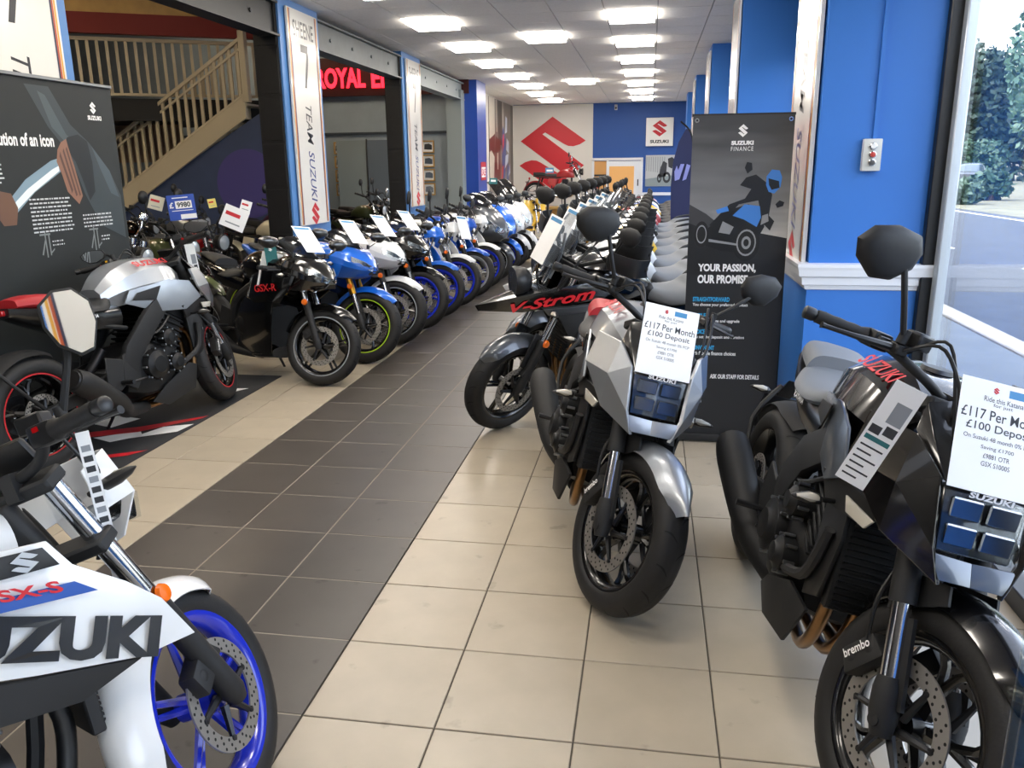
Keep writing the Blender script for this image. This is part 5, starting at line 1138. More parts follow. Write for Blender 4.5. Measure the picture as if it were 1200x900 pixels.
    body_part(B, 'pillion_seat', [(-.44, [(0, .885), (.07, .88), (.10, .86), (.10, .83), (0, .82)]), (-.60, [(0, .92), (.06, .915), (.085, .90), (.08, .88), (0, .87)]), (-.70, [(0, .93), (.04, .925), (.05, .915), (.05, .90), (0, .895)])], seatm, 3, 2)
    body_part(B, 'tail_cowl', [(-.10, [(0, .74), (.09, .74), (.12, .71), (.11, .64), (0, .62)]), (-.40, [(0, .82), (.10, .82), (.145, .79), (.11, .69), (0, .68)]), (-.64, [(0, .885), (.08, .88), (.105, .86), (.07, .79), (0, .78)]), (-.80, [(0, .915), (.03, .915), (.045, .905), (.04, .875), (0, .87)])], up, 4, 2)
    taillight(B, (-.80, 0, .89), .06, .03); tail_plate(B, (-.74, .82), .26, .18)
    mb = MB(); mb.body([(-.16, [(0, .50), (.12, .49), (.15, .42), (.13, .28), (0, .25)]), (.06, [(0, .56), (.13, .54), (.165, .44), (.14, .26), (0, .22)]), (.24, [(0, .56), (.12, .54), (.15, .44), (.13, .28), (0, .24)])], 3, 2); B.p('engine', mb, ENGM)
    for s in (-1, 1):
        mb = MB(); mb.lathe([(0, s*.20), (.05, s*.198), (.07, s*.185), (.08, s*.165), (.08, s*.10)], (-.02, 0, .40), 'y', 24); B.p('engine_cover', mb, ENGM)
        mb = MB(); mb.tube([(.26, s*.05, .80), (.1, s*.15, .72), (-.12, s*.15, .58), (-.18, s*.13, .40)], [.03, .035, .035, .03], 8, 3); B.p('frame_beam', mb, MATTE)
    silencer(B, [(.1, -.08, .17), (-.16, -.12, .19), (-.34, -.17, .28), (-.62, -.21, .44)], [.025, .035, .055, .052], MATTE, CHROME)
    swingarm(B, (-.18, .39), MATTE, .11); pegs(B, -.24, .37, .14); stand(B, -.02, .24); fender(B, 'rear_hugger', (B.xr, 0, B.Rr), B.Rr+.03, .16, 70, 150, MATTE, False, .03, .6)
    mb = MB(); mb.tube([(-.16, 0, .58), (-.28, 0, .42)], .028, 10); B.p('shock_absorber', mb, BRASS)
    return B

def adventure(name, body, beakm, letm, rim, fendm, seatm=SEATG, guard=BLACKP, steer=22):
    B = Bike(name, 1.43, .300, .305, 26, steer, .80)
    wheel(B, True, .300, .115, rim, discs=((.075, .145),), sip=18, n=5, style='straight'); wheel(B, False, .305, .145, rim, discs=((-.08, .11),), sip=16, style='straight')
    fork(B, .10, 'conv', MATTE, CHROME, .029); caliper(B, .087, 1, 38, .122)
    fender(B, 'front_fender', (B.xf, 0, .30), .338, .155, 45, 128, fendm, True, .055, .3); fender(B, 'rear_fender_flap', (B.xf, 0, .30), .335, .15, 122, 170, MATTE, True, .06, .9)
    for s in (-1, 1): mb = MB(); mb.hull8([(B.xf-.11, s*.085, .40), (B.xf-.01, s*.085, .46), (B.xf-.10, s*.085, .66), (B.xf-.20, s*.085, .60)], [(B.xf-.11, s*.075, .40), (B.xf-.01, s*.075, .46), (B.xf-.10, s*.075, .66), (B.xf-.20, s*.075, .60)]); B.p('fork_shield', mb, MATTE, True, bevel=.004)
    bars(B, .40, .09, .12, guard=guard)
    for s in (-1, 1): mirror(B, (.28, s*.25, 1.14), (.30, s*.30, 1.22), (.28, s*.36, 1.305), s, True, .15, .105, 0, (-1, s*.05, 0), .2*s)
    # beak
    V = [(.92, .0, .80), (.70, .075, .855), (.50, .13, .905), (.30, .185, .95), (.12, .20, .935), (.20, .215, .865), (.42, .165, .81), (.66, .085, .765), (.90, .0, .765), (.70, 0, .875), (.55, 0, .915)]
    bk = sym(B, 'beak_panel', V, [(0, 1, 7, 8), (1, 2, 6, 7), (2, 3, 5, 6), (3, 4, 5), (0, 9, 1), (9, 10, 2, 1)], beakm, .006, .003)
    for s in (-1, 1):
        def fn(a, b, s=s):
            x = .50-s*a; t = (x-.3)/.4; return (x, s*(.204-.125*t+.010), .893-.095*t+b*(1-.2*t))
        lettering(B, 'lettering', [('V-Strom', .46, .068, fn, .03, .30)], letm)
    mb = MB(); c = (.66, 0, .93); mb.lathe([(0, -.07), (.05, -.07), (.075, -.045), (.085, -.01), (.088, .02), (.082, .035), (.070, .034)], c, 'x', 26); hl = B.p('headlamp', mb, BLACKP); mb = MB(); mb.lathe([(0, -.02), (.05, 0.0), (.074, .022)], c, 'x', 24); B.p('lamp_reflector', mb, LAMPREF, parent=hl, recalc=False); mb = MB(); mb.lathe([(0, .042), (.05, .038), (.076, .028)], c, 'x', 24); B.p('lamp_glass', mb, LENS, parent=hl, recalc=False)
    rows = []
    for i in range(8):
        u = i/7; x = .585-.20*u-.03*u*u; zc = .95+.36*u; ww = .10+.05*math.sin(u*2.6); rows.append([(x-.05*abs(t)**2, ww*t, zc-.02*u*abs(t)**3) for t in (-1, -.75, -.5, -.25, 0, .25, .5, .75, 1)])
    mb = MB(); mb.grid(rows); B.p('screen', mb, SCREEN, thick=.003, smooth=60)
    mb = MB()
    for s in (-1, 1): mb.tube([(.50, s*.08, .96), (.44, s*.09, 1.10), (.42, s*.09, 1.22)], .009, 8, 3)
    mb.tube([(.43, -.09, 1.16), (.43, .09, 1.16)], .008, 8); B.p('screen_stay', mb, ALU)
    mb = MB(); mb.box((.45, 0, 1.08), (.03, .16, .10), Matrix.Rotation(R(-22), 3, 'Y')); B.p('instrument_panel', mb, BLACKP, bevel=.008, seg=2)
    V = [(.56, .125, .80), (.40, .178, .815), (.10, .215, .855), (.02, .20, .76), (.12, .215, .62), (.24, .20, .50), (.36, .185, .56), (.46, .175, .74)]
    sp = sym(B, 'side_shroud', V, [(0, 1, 7), (1, 2, 5, 7), (2, 3, 4, 5), (5, 6, 7)], MATTE, .010, .004)
    V = [(.55, .137, .792), (.40, .191, .810), (.12, .226, .850), (.10, .226, .815), (.40, .190, .765), (.52, .150, .755)]
    sym(B, 'shroud_trim', V, [(0, 1, 4, 5), (1, 2, 3, 4)], fendm, .006, .002)
    for s in (-1, 1):
        mb = MB(); slogo(mb, .05, .06, lambda a, b, s=s: (.27-s*a, s*.222, .745+b)); B.p('logo_badge', mb, CHROME, recalc=False, smooth=0)
        q = B.fk(.62, s*.10, .08); indicator(B, (.50, s*.145, .78), (.1, s, 0), ln=.075)
    body_part(B, 'fuel_tank', [(.34, [(0, .99), (.07, .985), (.13, .95), (.14, .88), (.11, .80), (0, .78)]), (.22, [(0, 1.06), (.09, 1.05), (.17, 1.0), (.19, .90), (.15, .79), (0, .77)]), (.05, [(0, 1.06), (.09, 1.05), (.165, .99), (.18, .90), (.13, .79), (0, .77)]), (-.10, [(0, .98), (.07, .97), (.12, .93), (.12, .86), (.09, .79), (0, .77)]), (-.18, [(0, .89), (.05, .885), (.08, .86), (.08, .82), (.07, .78), (0, .76)])], body, 4, 3)
    body_part(B, 'seat', [(-.14, [(0, .88), (.06, .875), (.09, .85), (.09, .80), (0, .79)]), (-.26, [(0, .845), (.10, .84), (.16, .81), (.16, .77), (0, .76)]), (-.42, [(0, .85), (.11, .845), (.165, .815), (.16, .78), (0, .77)]), (-.50, [(0, .895), (.10, .89), (.14, .86), (.14, .80), (0, .79)]), (-.66, [(0, .905), (.09, .90), (.125, .87), (.12, .82), (0, .81)]), (-.80, [(0, .905), (.05, .90), (.08, .88), (.08, .84), (0, .83)])], seatm, 4, 3)
    body_part(B, 'tail_cowl', [(-.12, [(0, .77), (.10, .77), (.14, .74), (.13, .66), (0, .64)]), (-.40, [(0, .78), (.11, .78), (.155, .765), (.12, .69), (0, .67)]), (-.70, [(0, .83), (.09, .83), (.12, .82), (.09, .75), (0, .74)]), (-.84, [(0, .86), (.05, .86), (.07, .85), (.06, .80), (0, .79)])], beakm, 4, 2)
    mb = MB()
    for s in (-1, 1): mb.tube([(-.50, s*.13, .80), (-.55, s*.16, .885), (-.80, s*.15, .92), (-.90, s*.09, .92)], .013, 8, 4)
    mb.box((-.86, 0, .925), (.16, .20, .015)); B.p('luggage_rack', mb, MATTE)
    taillight(B, (-.85, 0, .83), .09, .04); tail_plate(B, (-.80, .77), .26, .16)
    engine_i4(B, .15); radiator(B, .37, .44, .70, .14)
    for s in (-1, 1): mb = MB(); mb.tube([(.32, s*.05, .86), (.15, s*.15, .74), (-.12, s*.15, .60), (-.18, s*.13, .42)], [.025, .03, .03, .028], 8, 3); B.p('frame_beam', mb, MATTE)
    mb = MB()
    for s in (-1, 1): mb.tube([(.28, s*.10, .74), (.36, s*.22, .60), (.34, s*.24, .42), (.18, s*.20, .24), (.0, s*.14, .22)], .012, 8, 4)
    B.p('crash_bar', mb, STEEL)
    silencer(B, [(.0, -.08, .17), (-.20, -.13, .24), (-.40, -.18, .36), (-.72, -.21, .54)], [.025, .035, .055, .055], STEEL, MATTE)
    swingarm(B, (-.20, .41), MATTE, .115); pegs(B, -.24, .36, .15); stand(B, 0, .24); fender(B, 'rear_hugger', (B.xr, 0, .305), .335, .16, 60, 150, MATTE, False, .03, .6)
    mb = MB(); mb.tube([(-.18, 0, .58), (-.30, 0, .42)], .03, 10); B.p('shock_absorber', mb, STEEL)
    return B

def maxi(name, body, dark, rim, accent, scr=.42, steer=18, seatm=SEATB, scrm=SMOKE):
    B = Bike(name, 1.45, .255, .255, 26, steer, .60)
    wheel(B, True, .255, .115, rim, rr=.178, discs=((-.07, .12),), sip=16, accent=accent, n=6, style='straight'); wheel(B, False, .255, .14, rim, rr=.178, discs=((-.085, .10),), sip=14, n=6, style='straight')
    fork(B, .09, 'conv', MATTE, CHROME, .026); caliper(B, -.08, -1, 38, .105)
    fender(B, 'front_fender', (B.xf, 0, .255), .292, .17, 10, 172, body, True, .075, .35)
    secs = [(.90, [(0, .70), (.03, .695), (.05, .67), (.05, .62), (.02, .585), (0, .58)]), (.82, [(0, .84), (.09, .825), (.165, .76), (.18, .66), (.10, .56), (0, .54)]), (.68, [(0, .99), (.13, .97), (.235, .88), (.26, .72), (.20, .55), (0, .52)]), (.52, [(0, 1.05), (.15, 1.03), (.26, .93), (.285, .74), (.26, .50), (0, .48)]), (.40, [(0, 1.02), (.14, 1.0), (.25, .90), (.28, .72), (.26, .40), (0, .36)]), (.33, [(0, .96), (.12, .95), (.22, .86), (.25, .70), (.23, .36), (0, .32)])]
    body_part(B, 'front_cowl', secs, body, 4, 3, smooth=45)
    for s in (-1, 1):
        V = [(.905, s*.03, .69), (.86, s*.12, .76), (.74, s*.215, .85), (.75, s*.225, .80), (.84, s*.165, .68), (.90, s*.06, .635)]
        mb = MB(); mb.add(V, [(0, 1, 4, 5), (1, 2, 3, 4)]); o = B.p('headlamp', mb, LAMPREF, thick=.02, bevel=.004); mb = MB(); mb.add([(x+.012, y*1.03, z+.004) for x, y, z in V], [(0, 1, 4, 5), (1, 2, 3, 4)]); B.p('lamp_glass', mb, LENS, parent=o, thick=.002)
        mirror(B, (.58, s*.18, .99), (.55, s*.30, 1.06), (.52, s*.40, 1.13), s, False, .18, .10, 0, (-1, s*.05, 0), 0, BLACKP)
    mb = MB(); V = [(.915, -.06, .60), (.915, .06, .60), (.87, .12, .555), (.87, -.12, .555)]; mb.add(V, [(0, 1, 2, 3)]); B.p('air_intake', mb, MATTE, thick=.012)
    rows = []
    for i in range(8):
        u = i/7; x = .70-.26*u-.06*u*u; zc = .965+scr*math.sin(u*1.3); ww = .13+.07*math.sin(u*2.4); rows.append([(x-.07*abs(t)**2, ww*t, zc-.05*abs(t)**2.2) for t in (-1, -.75, -.5, -.25, 0, .25, .5, .75, 1)])
    mb = MB(); mb.grid(rows); B.p('screen', mb, scrm, thick=.003, smooth=60)
    bars(B, .36, .05, .10, z0=.14, cables=False)
    body_part(B, 'leg_shield', [(.34, [(0, .92), (.14, .90), (.24, .80), (.26, .60), (.24, .34), (0, .30)]), (.28, [(0, .86), (.12, .85), (.2, .74), (.22, .56), (.2, .34), (0, .30)])], dark, 2, 2)
    body_part(B, 'floor_tunnel', [(.36, [(0, .58), (.10, .56), (.20, .36), (.24, .28), (.16, .20), (0, .18)]), (.10, [(0, .56), (.10, .54), (.18, .36), (.25, .28), (.16, .18), (0, .16)]), (-.16, [(0, .62), (.12, .60), (.20, .42), (.24, .30), (.16, .18), (0, .16)])], dark, 3, 2)
    body_part(B, 'rear_body', [(-.06, [(0, .66), (.13, .64), (.19, .54), (.20, .40), (.16, .30), (0, .28)]), (-.40, [(0, .70), (.16, .68), (.22, .58), (.21, .44), (.16, .36), (0, .40)]), (-.76, [(0, .74), (.14, .72), (.19, .64), (.16, .54), (.1, .50), (0, .52)]), (-1.0, [(0, .78), (.07, .77), (.10, .72), (.08, .66), (.05, .64), (0, .64)])], body, 4, 3)
    body_part(B, 'seat', [(-.04, [(0, .72), (.08, .715), (.13, .69), (.13, .65), (0, .64)]), (-.28, [(0, .74), (.13, .735), (.19, .70), (.18, .66), (0, .65)]), (-.42, [(0, .76), (.13, .755), (.18, .72), (.17, .68), (0, .67)]), (-.48, [(0, .84), (.12, .835), (.16, .80), (.15, .72), (0, .70)]), (-.86, [(0, .86), (.09, .855), (.12, .82), (.12, .76), (0, .74)])], seatm, 4, 3)
    taillight(B, (-1.01, 0, .72), .16, .05); tail_plate(B, (-.96, .66), .20, .10, False)
    mb = MB(); mb.body([(-.30, [(0, .40), (.10, .39), (.13, .32), (.10, .22), (0, .2)]), (-.74, [(0, .34), (.06, .33), (.08, .27), (.07, .20), (0, .19)])], 3, 2); B.p('engine', mb, ENGM)
    silencer(B, [(-.3, -.13, .24), (-.5, -.17, .27), (-.92, -.19, .36)], [.04, .06, .06], MATTE, STEEL); stand(B, 0, .2)
    for s in (-1, 1): mb = MB(); mb.tube([(-.72, s*.12, .28), (-.66, s*.13, .56)], .025, 8); B.p('shock_absorber', mb, CHROME)
    return B

def classic(name, body, seatm=SEATB, metal=CHROME, steer=20, rimm=None, side=None):
    B = Bike(name, 1.38, .305, .305, 27, steer, .70)
    rimm = rimm or metal
    wheel(B, True, .305, .10, rimm, rr=.225, style='wire', discs=((-.065, .14),), sip=0); wheel(B, False, .305, .12, rimm, rr=.225, style='wire', sip=0, hub=.07)
    fork(B, .095, 'conv', metal, CHROME, .027, reflector=False)
    fender(B, 'front_fender', (B.xf, 0, .305), .335, .12, 30, 170, body, True, .04, .8); fender(B, 'rear_fender', (B.xr, 0, .305), .345, .15, 40, 190, body, False, .04, .8)
    bars(B, .37, .10, .12, m=metal)
    for s in (-1, 1): mirror(B, (.24, s*.24, 1.06), (.24, s*.30, 1.16), (.22, s*.34, 1.25), s, True, .12, .12, 1, (-1, s*.05, 0), 0, metal if s > 0 else BLACKP)
    c = B.fk(.56, 0, .13); mb = MB(); mb.lathe([(0, -.09), (.04, -.085), (.075, -.05), (.088, 0), (.09, .02), (.082, .028)], c, 'x', 26); hl = B.p('headlamp', mb, BLACKP, True); mb = MB(); mb.lathe([(0, .04), (.05, .036), (.083, .024)], c, 'x', 24); B.p('lamp_glass', mb, mat('lamp_face', '#c9cfd4', .08, .5), parent=hl, recalc=False)
    for s in (-1, 1): q = B.fk(.66, s*.07, .08); mb = MB(); mb.lathe([(0, -.03), (.035, -.03), (.04, .02), (.034, .022)], (q[0], q[1], q[2]+.06), 'z', 18); o = B.p('gauge', mb, metal, True); indicator(B, B.fk(.54, s*.10, .10), (0, s, 0), True, .07)
    body_part(B, 'fuel_tank', [(.34, [(0, .86), (.05, .855), (.08, .82), (.08, .77), (.06, .72), (0, .71)]), (.24, [(0, .93), (.08, .92), (.135, .87), (.14, .79), (.11, .72), (0, .71)]), (.06, [(0, .925), (.08, .915), (.13, .86), (.135, .79), (.10, .72), (0, .71)]), (-.12, [(0, .83), (.05, .82), (.08, .79), (.08, .75), (.06, .72), (0, .71)])], body, 4, 3)
    mb = MB(); mb.lathe([(0, .014), (.03, .013), (.035, 0)], (.18, 0, .93), 'z', 16); B.p('filler_cap', mb, CHROME)
    body_part(B, 'seat', [(-.10, [(0, .82), (.08, .815), (.11, .79), (.11, .74), (0, .73)]), (-.36, [(0, .82), (.11, .815), (.14, .79), (.14, .74), (0, .73)]), (-.44, [(0, .85), (.10, .845), (.13, .82), (.13, .76), (0, .74)]), (-.72, [(0, .86), (.08, .855), (.11, .83), (.11, .78), (0, .77)])], seatm, 4, 3)
    for s in (-1, 1):
        mb = MB(); mb.plate([(-.08, .68), (-.30, .70), (-.34, .56), (-.14, .48)], s*.12, .02); B.p('side_cover', mb, side or body, bevel=.006)
        mb = MB(); mb.tube([(B.xr+.04, s*.13, .33), (B.xr+.16, s*.13, .72)], [.022, .022], 10); k = B.p('shock_absorber', mb, BLACKP); mb = MB()
        for q in range(9): t = q/9; mb.lathe([(.024, -.004), (.032, 0), (.024, .004)], (B.xr+.04+.12*t, s*.13, .36+.34*t), 'z', 10)
        B.p('spring', mb, CHROME, parent=k)
        mb = MB(); mb.tube([(.26, s*.03, .80), (.10, s*.07, .74), (-.3, s*.10, .70), (-.72, s*.10, .76)], .016, 8, 3); mb.tube([(.28, s*.04, .74), (.27, s*.09, .35), (.18, s*.12, .24), (-.18, s*.12, .26), (-.22, s*.10, .66)], .016, 8, 3); B.p('frame_tube', mb, BLACKP)
        silencer(B, [(.24, s*.06, .52), (.32, s*.10, .44), (.26, s*.15, .26), (.0, s*.17, .24), (-.35, s*.18, .29), (-.85, s*.19, .34)], [.018, .019, .02, .03, .045, .04], metal, STEEL)
    mb = MB(); mb.body([(-.16, [(0, .48), (.10, .47), (.13, .40), (.12, .28), (0, .25)]), (.04, [(0, .50), (.11, .48), (.15, .40), (.13, .25), (0, .22)]), (.22, [(0, .42), (.10, .41), (.12, .36), (.10, .27), (0, .24)])], 3, 2); B.p('engine', mb, ALU)
    mb = MB()
    for k in range(8): mb.box((.11, 0, .47+.025*k), (.19, .20, .010))
    mb.box((.11, 0, .57), (.13, .15, .22)); B.p('cylinder_block', mb, STEEL)
    swingarm(B, (-.20, .36), BLACKP, .10); pegs(B, -.12, .30, .13, False); stand(B, 0, .24); taillight(B, (-.86, 0, .70), .07, .06); tail_plate(B, (-.86, .68), .10, .06)
    return B
# ================================================================ paints
SILVER = paint('silver_paint', '#aeb3b9', .75, .34, 1., flake=.15); SILVER2 = paint('pale_silver_paint', '#9a9fa6', .75, .36, 1., flake=.15)
BLACKPAINT = paint('deep_black_paint', '#040405', 0, .2); BLACKPAINT2 = paint('black_chin_paint', '#5d646e', .5, .35)
WHITE = paint('pearl_white', '#e3e5e6'); BLUE = paint('racing_blue', '#1257c4', .25, .3); BLUE2 = paint('bright_blue', '#1668d6', .2, .3); GREYP = paint('metal_grey_paint', '#54585e', .7, .38); MGREY = mat('matt_grey_paint', '#4c5157', .45, .4)
REDP = paint('red_paint', '#a3141b'); YEL = paint('yellow_paint', '#e0b416'); GREENP = paint('olive_paint', '#4a5430'); MAROON = paint('maroon_paint', '#5a1218'); CREAMP = paint('cream_paint', '#d8d3bd'); ORANGEP = paint('orange_paint', '#b8531c')
RIMB = mat('rim_black', '#0b0b0c', .25, coat=.6); RIMBLUE = mat('rim_blue', '#1a2fc0', .25, coat=.8); RIMWHITE = mat('tape_white', '#d8dade', .4); TAPER = mat('tape_red', '#c02028', .4); TAPEG = mat('tape_lime', '#a8d020', .4); TAPES = mat('tape_silver', '#b8bcc2', .3, .5)
REDLET = mat('red_decal', '#d2232c', .4, coat=.3); BLKLET = mat('black_decal', '#1a1b1e', .35, coat=.4)
BIKES = []
def bike(B, label, front, heading, lean, group=None, root=None, cat='motorcycle'):
    r = root or B.root; place(r, B, front, heading, lean); tag(r, label, cat, group); BIKES.append(r); return r

# ---------------------------------------------------------------- near bikes
K1 = katana('motorcycle', SILVER, SILVER2, RIMB, SEATB, REDLET, 20)
bike(K1, 'silver angular motorcycle with square headlamp carrying a price sheet in front of the finance banner', (2.035, -.44), -79, 14)
K2r = copy_tree(K1.root, None, {'silver_paint': BLACKPAINT, 'pale_silver_paint': BLACKPAINT2, 'seat_black_vinyl': SEATG, 'seat_red_vinyl': SEATG})
bike(K1, 'gloss black angular motorcycle with grey seat beside the shop window', (2.73, -1.40), -86, 14, root=K2r)
K3 = katana('motorcycle', SILVER, SILVER2, RIMB, SEATB, REDLET, 24, TAPER, True)
bike(K3, 'silver angular motorcycle with red lettered tank parked on the black display mat', (-.73, 1.94), 80, 6).location.z = .008
NH = naked('motorcycle', WHITE, RIMBLUE, None, SEATB, None, 'SUZUKI', BLKLET, 35, maim=(-.68, -.74, -.10))
bike(NH, 'white naked motorcycle with big black tank lettering and a long paper strip on its bars', (1.17, -1.57), 60, 11)
N1 = naked('motorcycle', BLUE2, RIMBLUE, None, SEATB, None, 'SUZUKI', WHITEINK, 24)
V1 = adventure('motorcycle', BLACKPAINT, BLACKPAINT, REDLET, RIMB, GREYP)
bike(V1, 'black adventure motorcycle with red beak lettering behind the silver motorcycle', (1.32, 1.60), -152, 8)

# ---------------------------------------------------------------- left row facing the aisle
HL, LL = -24, 7
S1 = sport('motorcycle', BLACKPAINT, BLACKPAINT, RIMB, TAPES, MATTE, 'conv', mark=('GSX-R', REDLET), steer=24)
bike(S1, 'gloss black faired motorcycle with teal swing tag first in the row by the mat', (-.21, 2.44), HL, LL)
S2 = sport('motorcycle', BLUE2, BLACKPAINT, RIMB, TAPEG, BRASS, 'usd', big=True, mark=('SUZUKI', WHITEINK), steer=22)
bike(S2, 'bright blue faired motorcycle with lime wheel tape and gold forks', (-.13, 3.18), HL, LL)
S3 = copy_tree(S2.root, None, {'bright_blue': WHITE, 'tape_lime': TAPES, 'gold_anodised': MATTE})
bike(S2, 'white and black faired motorcycle between the blue and the black faired ones', (-.10, 3.88), HL, LL, root=S3)
S4 = copy_tree(S2.root, None, {'bright_blue': BLACKPAINT, 'rim_black': RIMBLUE, 'tape_lime': RIMBLUE, 'gold_anodised': MATTE})
bike(S2, 'black faired motorcycle with deep blue wheels next to the white and black one', (-.08, 4.62), HL, LL, root=S4)
N2 = N1.root
bike(N1, 'bright blue naked motorcycle with blue wheels beside the white fendered one', (-.06, 5.32), HL, LL, root=N2)
N3 = copy_tree(N1.root, None, {'bright_blue': WHITE, 'print_white': BLKLET})
bike(N1, 'white fendered naked motorcycle with a price sheet on its lamp in the long row', (-.03, 6.05), HL, LL, root=N3)
N4 = copy_tree(N1.root, None, {'bright_blue': BLUE, 'rim_blue': TAPES})
bike(N1, 'blue naked motorcycle with pale rims between two white fendered motorcycles', (.0, 6.75), HL, LL, root=N4)
N5 = copy_tree(N1.root, None, {'bright_blue': WHITE, 'print_white': BLKLET})
bike(N1, 'white fendered naked motorcycle with blue wheels next to the grey scooter', (.0, 7.50), HL, LL, root=N5)
M1 = maxi('scooter', GREYP, MATTE, RIMB, TAPES, .26, steer=22)
bike(M1, 'dark grey large scooter with short smoked screen in the long row', (.02, 8.30), HL, 3, cat='scooter')
M2 = copy_tree(M1.root, None, {'metal_grey_paint': BLUE2, 'rim_black': RIMB, 'tape_silver': RIMBLUE})
bike(M1, 'bright blue large scooter between the grey and the white scooters', (.02, 9.05), HL, 3, root=M2, cat='scooter')
M3 = maxi('scooter', WHITE, MATTE, RIMB, None, .42, steer=22)
bike(M3, 'white large scooter with tall screen beside the blue scooter', (.03, 9.85), HL, 3, cat='scooter')
M4 = copy_tree(M3.root, None, {})
bike(M3, 'white large scooter with tall screen at the end of the row near the yellow scooter', (.03, 10.70), HL, 3, root=M4, cat='scooter')

# ---------------------------------------------------------------- right row of adventure bikes
VW = V1.root; vr = []
cols = [('white', WHITE, BLKLET), ('white', WHITE, BLKLET), ('yellow', YEL, BLKLET), ('white', WHITE, BLKLET), ('black', BLACKPAINT, WHITEINK), ('grey', GREYP, BLKLET), ('red', REDP, WHITEINK)]
ordn = ['second', 'third', 'fourth', 'fifth', 'sixth', 'seventh', 'eighth']
for i, (nm, c, l) in enumerate(cols):
    o = copy_tree(VW, None, {'deep_black_paint': c, 'red_decal': l, 'metal_grey_paint': c if i % 2 else GREYP})
    bike(V1, '%s adventure motorcycle with grey seat, %s of the row starting at the red lettered one' % (nm, ordn[i]), (1.34+.01*i, 2.42+.80*i), -152, 8, 'adventure motorcycles in the window side row', root=o); vr.append(o)

# ---------------------------------------------------------------- older bikes in the annex and far right
C1 = classic('motorcycle', MAROON); C2 = classic('motorcycle', GREENP, SEATB, BLACKP, rimm=BLACKP)
spots = [(-1.98, 3.05, -22), (-2.0, 3.8, -26), (-4.0, 3.95, -18), (-2.08, 4.5, -28), (-4.05, 4.8, -22), (-2.2, 6.7, -25), (-4.0, 5.7, -20), (-4.1, 6.6, -15), (-2.3, 7.5, -25), (-3.9, 7.5, -20), (-2.9, 8.3, -25), (-2.4, 10.8, -25), (-2.5, 11.7, -25)]
ccol = [('maroon', MAROON), ('olive green', GREENP), ('black', BLACKPAINT), ('red', REDP), ('grey', GREYP), ('cream', CREAMP), ('orange', ORANGEP), ('black and chrome', BLACKPAINT), ('dark blue', paint('navy_paint', '#14224a')), ('silver', SILVER), ('burgundy', paint('burgundy_paint', '#3f0d16')), ('green', GREENP), ('pale grey', CREAMP)]
where = ['behind the black faired motorcycle', 'carrying a white tag in the annex crowd', 'under the staircase', 'behind the blue price card', 'at the foot of the staircase', 'behind the first blue pillar', 'deep in the annex under the painted circle', 'against the navy wall under the stairs', 'behind the white and black faired motorcycle', 'deep in the annex beside the landing post', 'behind the grey screens in the annex', 'in front of the picture frames', 'in front of the grey annex wall']
used = set()
for i, ((x, y, h), (nm, c), w) in enumerate(zip(spots, ccol, where)):
    P = C1 if i % 2 == 0 else C2
    if P not in used: o = P.root; used.add(P)
    else: o = copy_tree(P.root, None, {('maroon_paint' if P is C1 else 'olive_paint'): c})
    bike(P, '%s classic roadster motorcycle %s' % (nm, w), (x, y), h, 7, 'classic roadsters in the annex', root=o)
for i, (x, y, h, nm, c) in enumerate(((1.5, 8.75, -155, 'red', REDP), (1.5, 9.5, -155, 'white', WHITE), (1.52, 10.3, -155, 'yellow', YEL), (1.5, 11.1, -155, 'blue', BLUE), (1.5, 12.0, -155, 'white', WHITE), (1.52, 12.9, -155, 'black', BLACKPAINT), (1.5, 13.8, -155, 'red', REDP))):
    o = copy_tree(N1.root, None, {'bright_blue': c, 'rim_blue': RIMB, 'print_white': BLKLET})
    bike(N1, '%s naked motorcycle at the far end of the window side row%s' % (nm, ['', '', '', '', ' by the door', '', ' near the back wall'][i]), (x, y), h, 8, 'naked motorcycles at the far end', root=o)

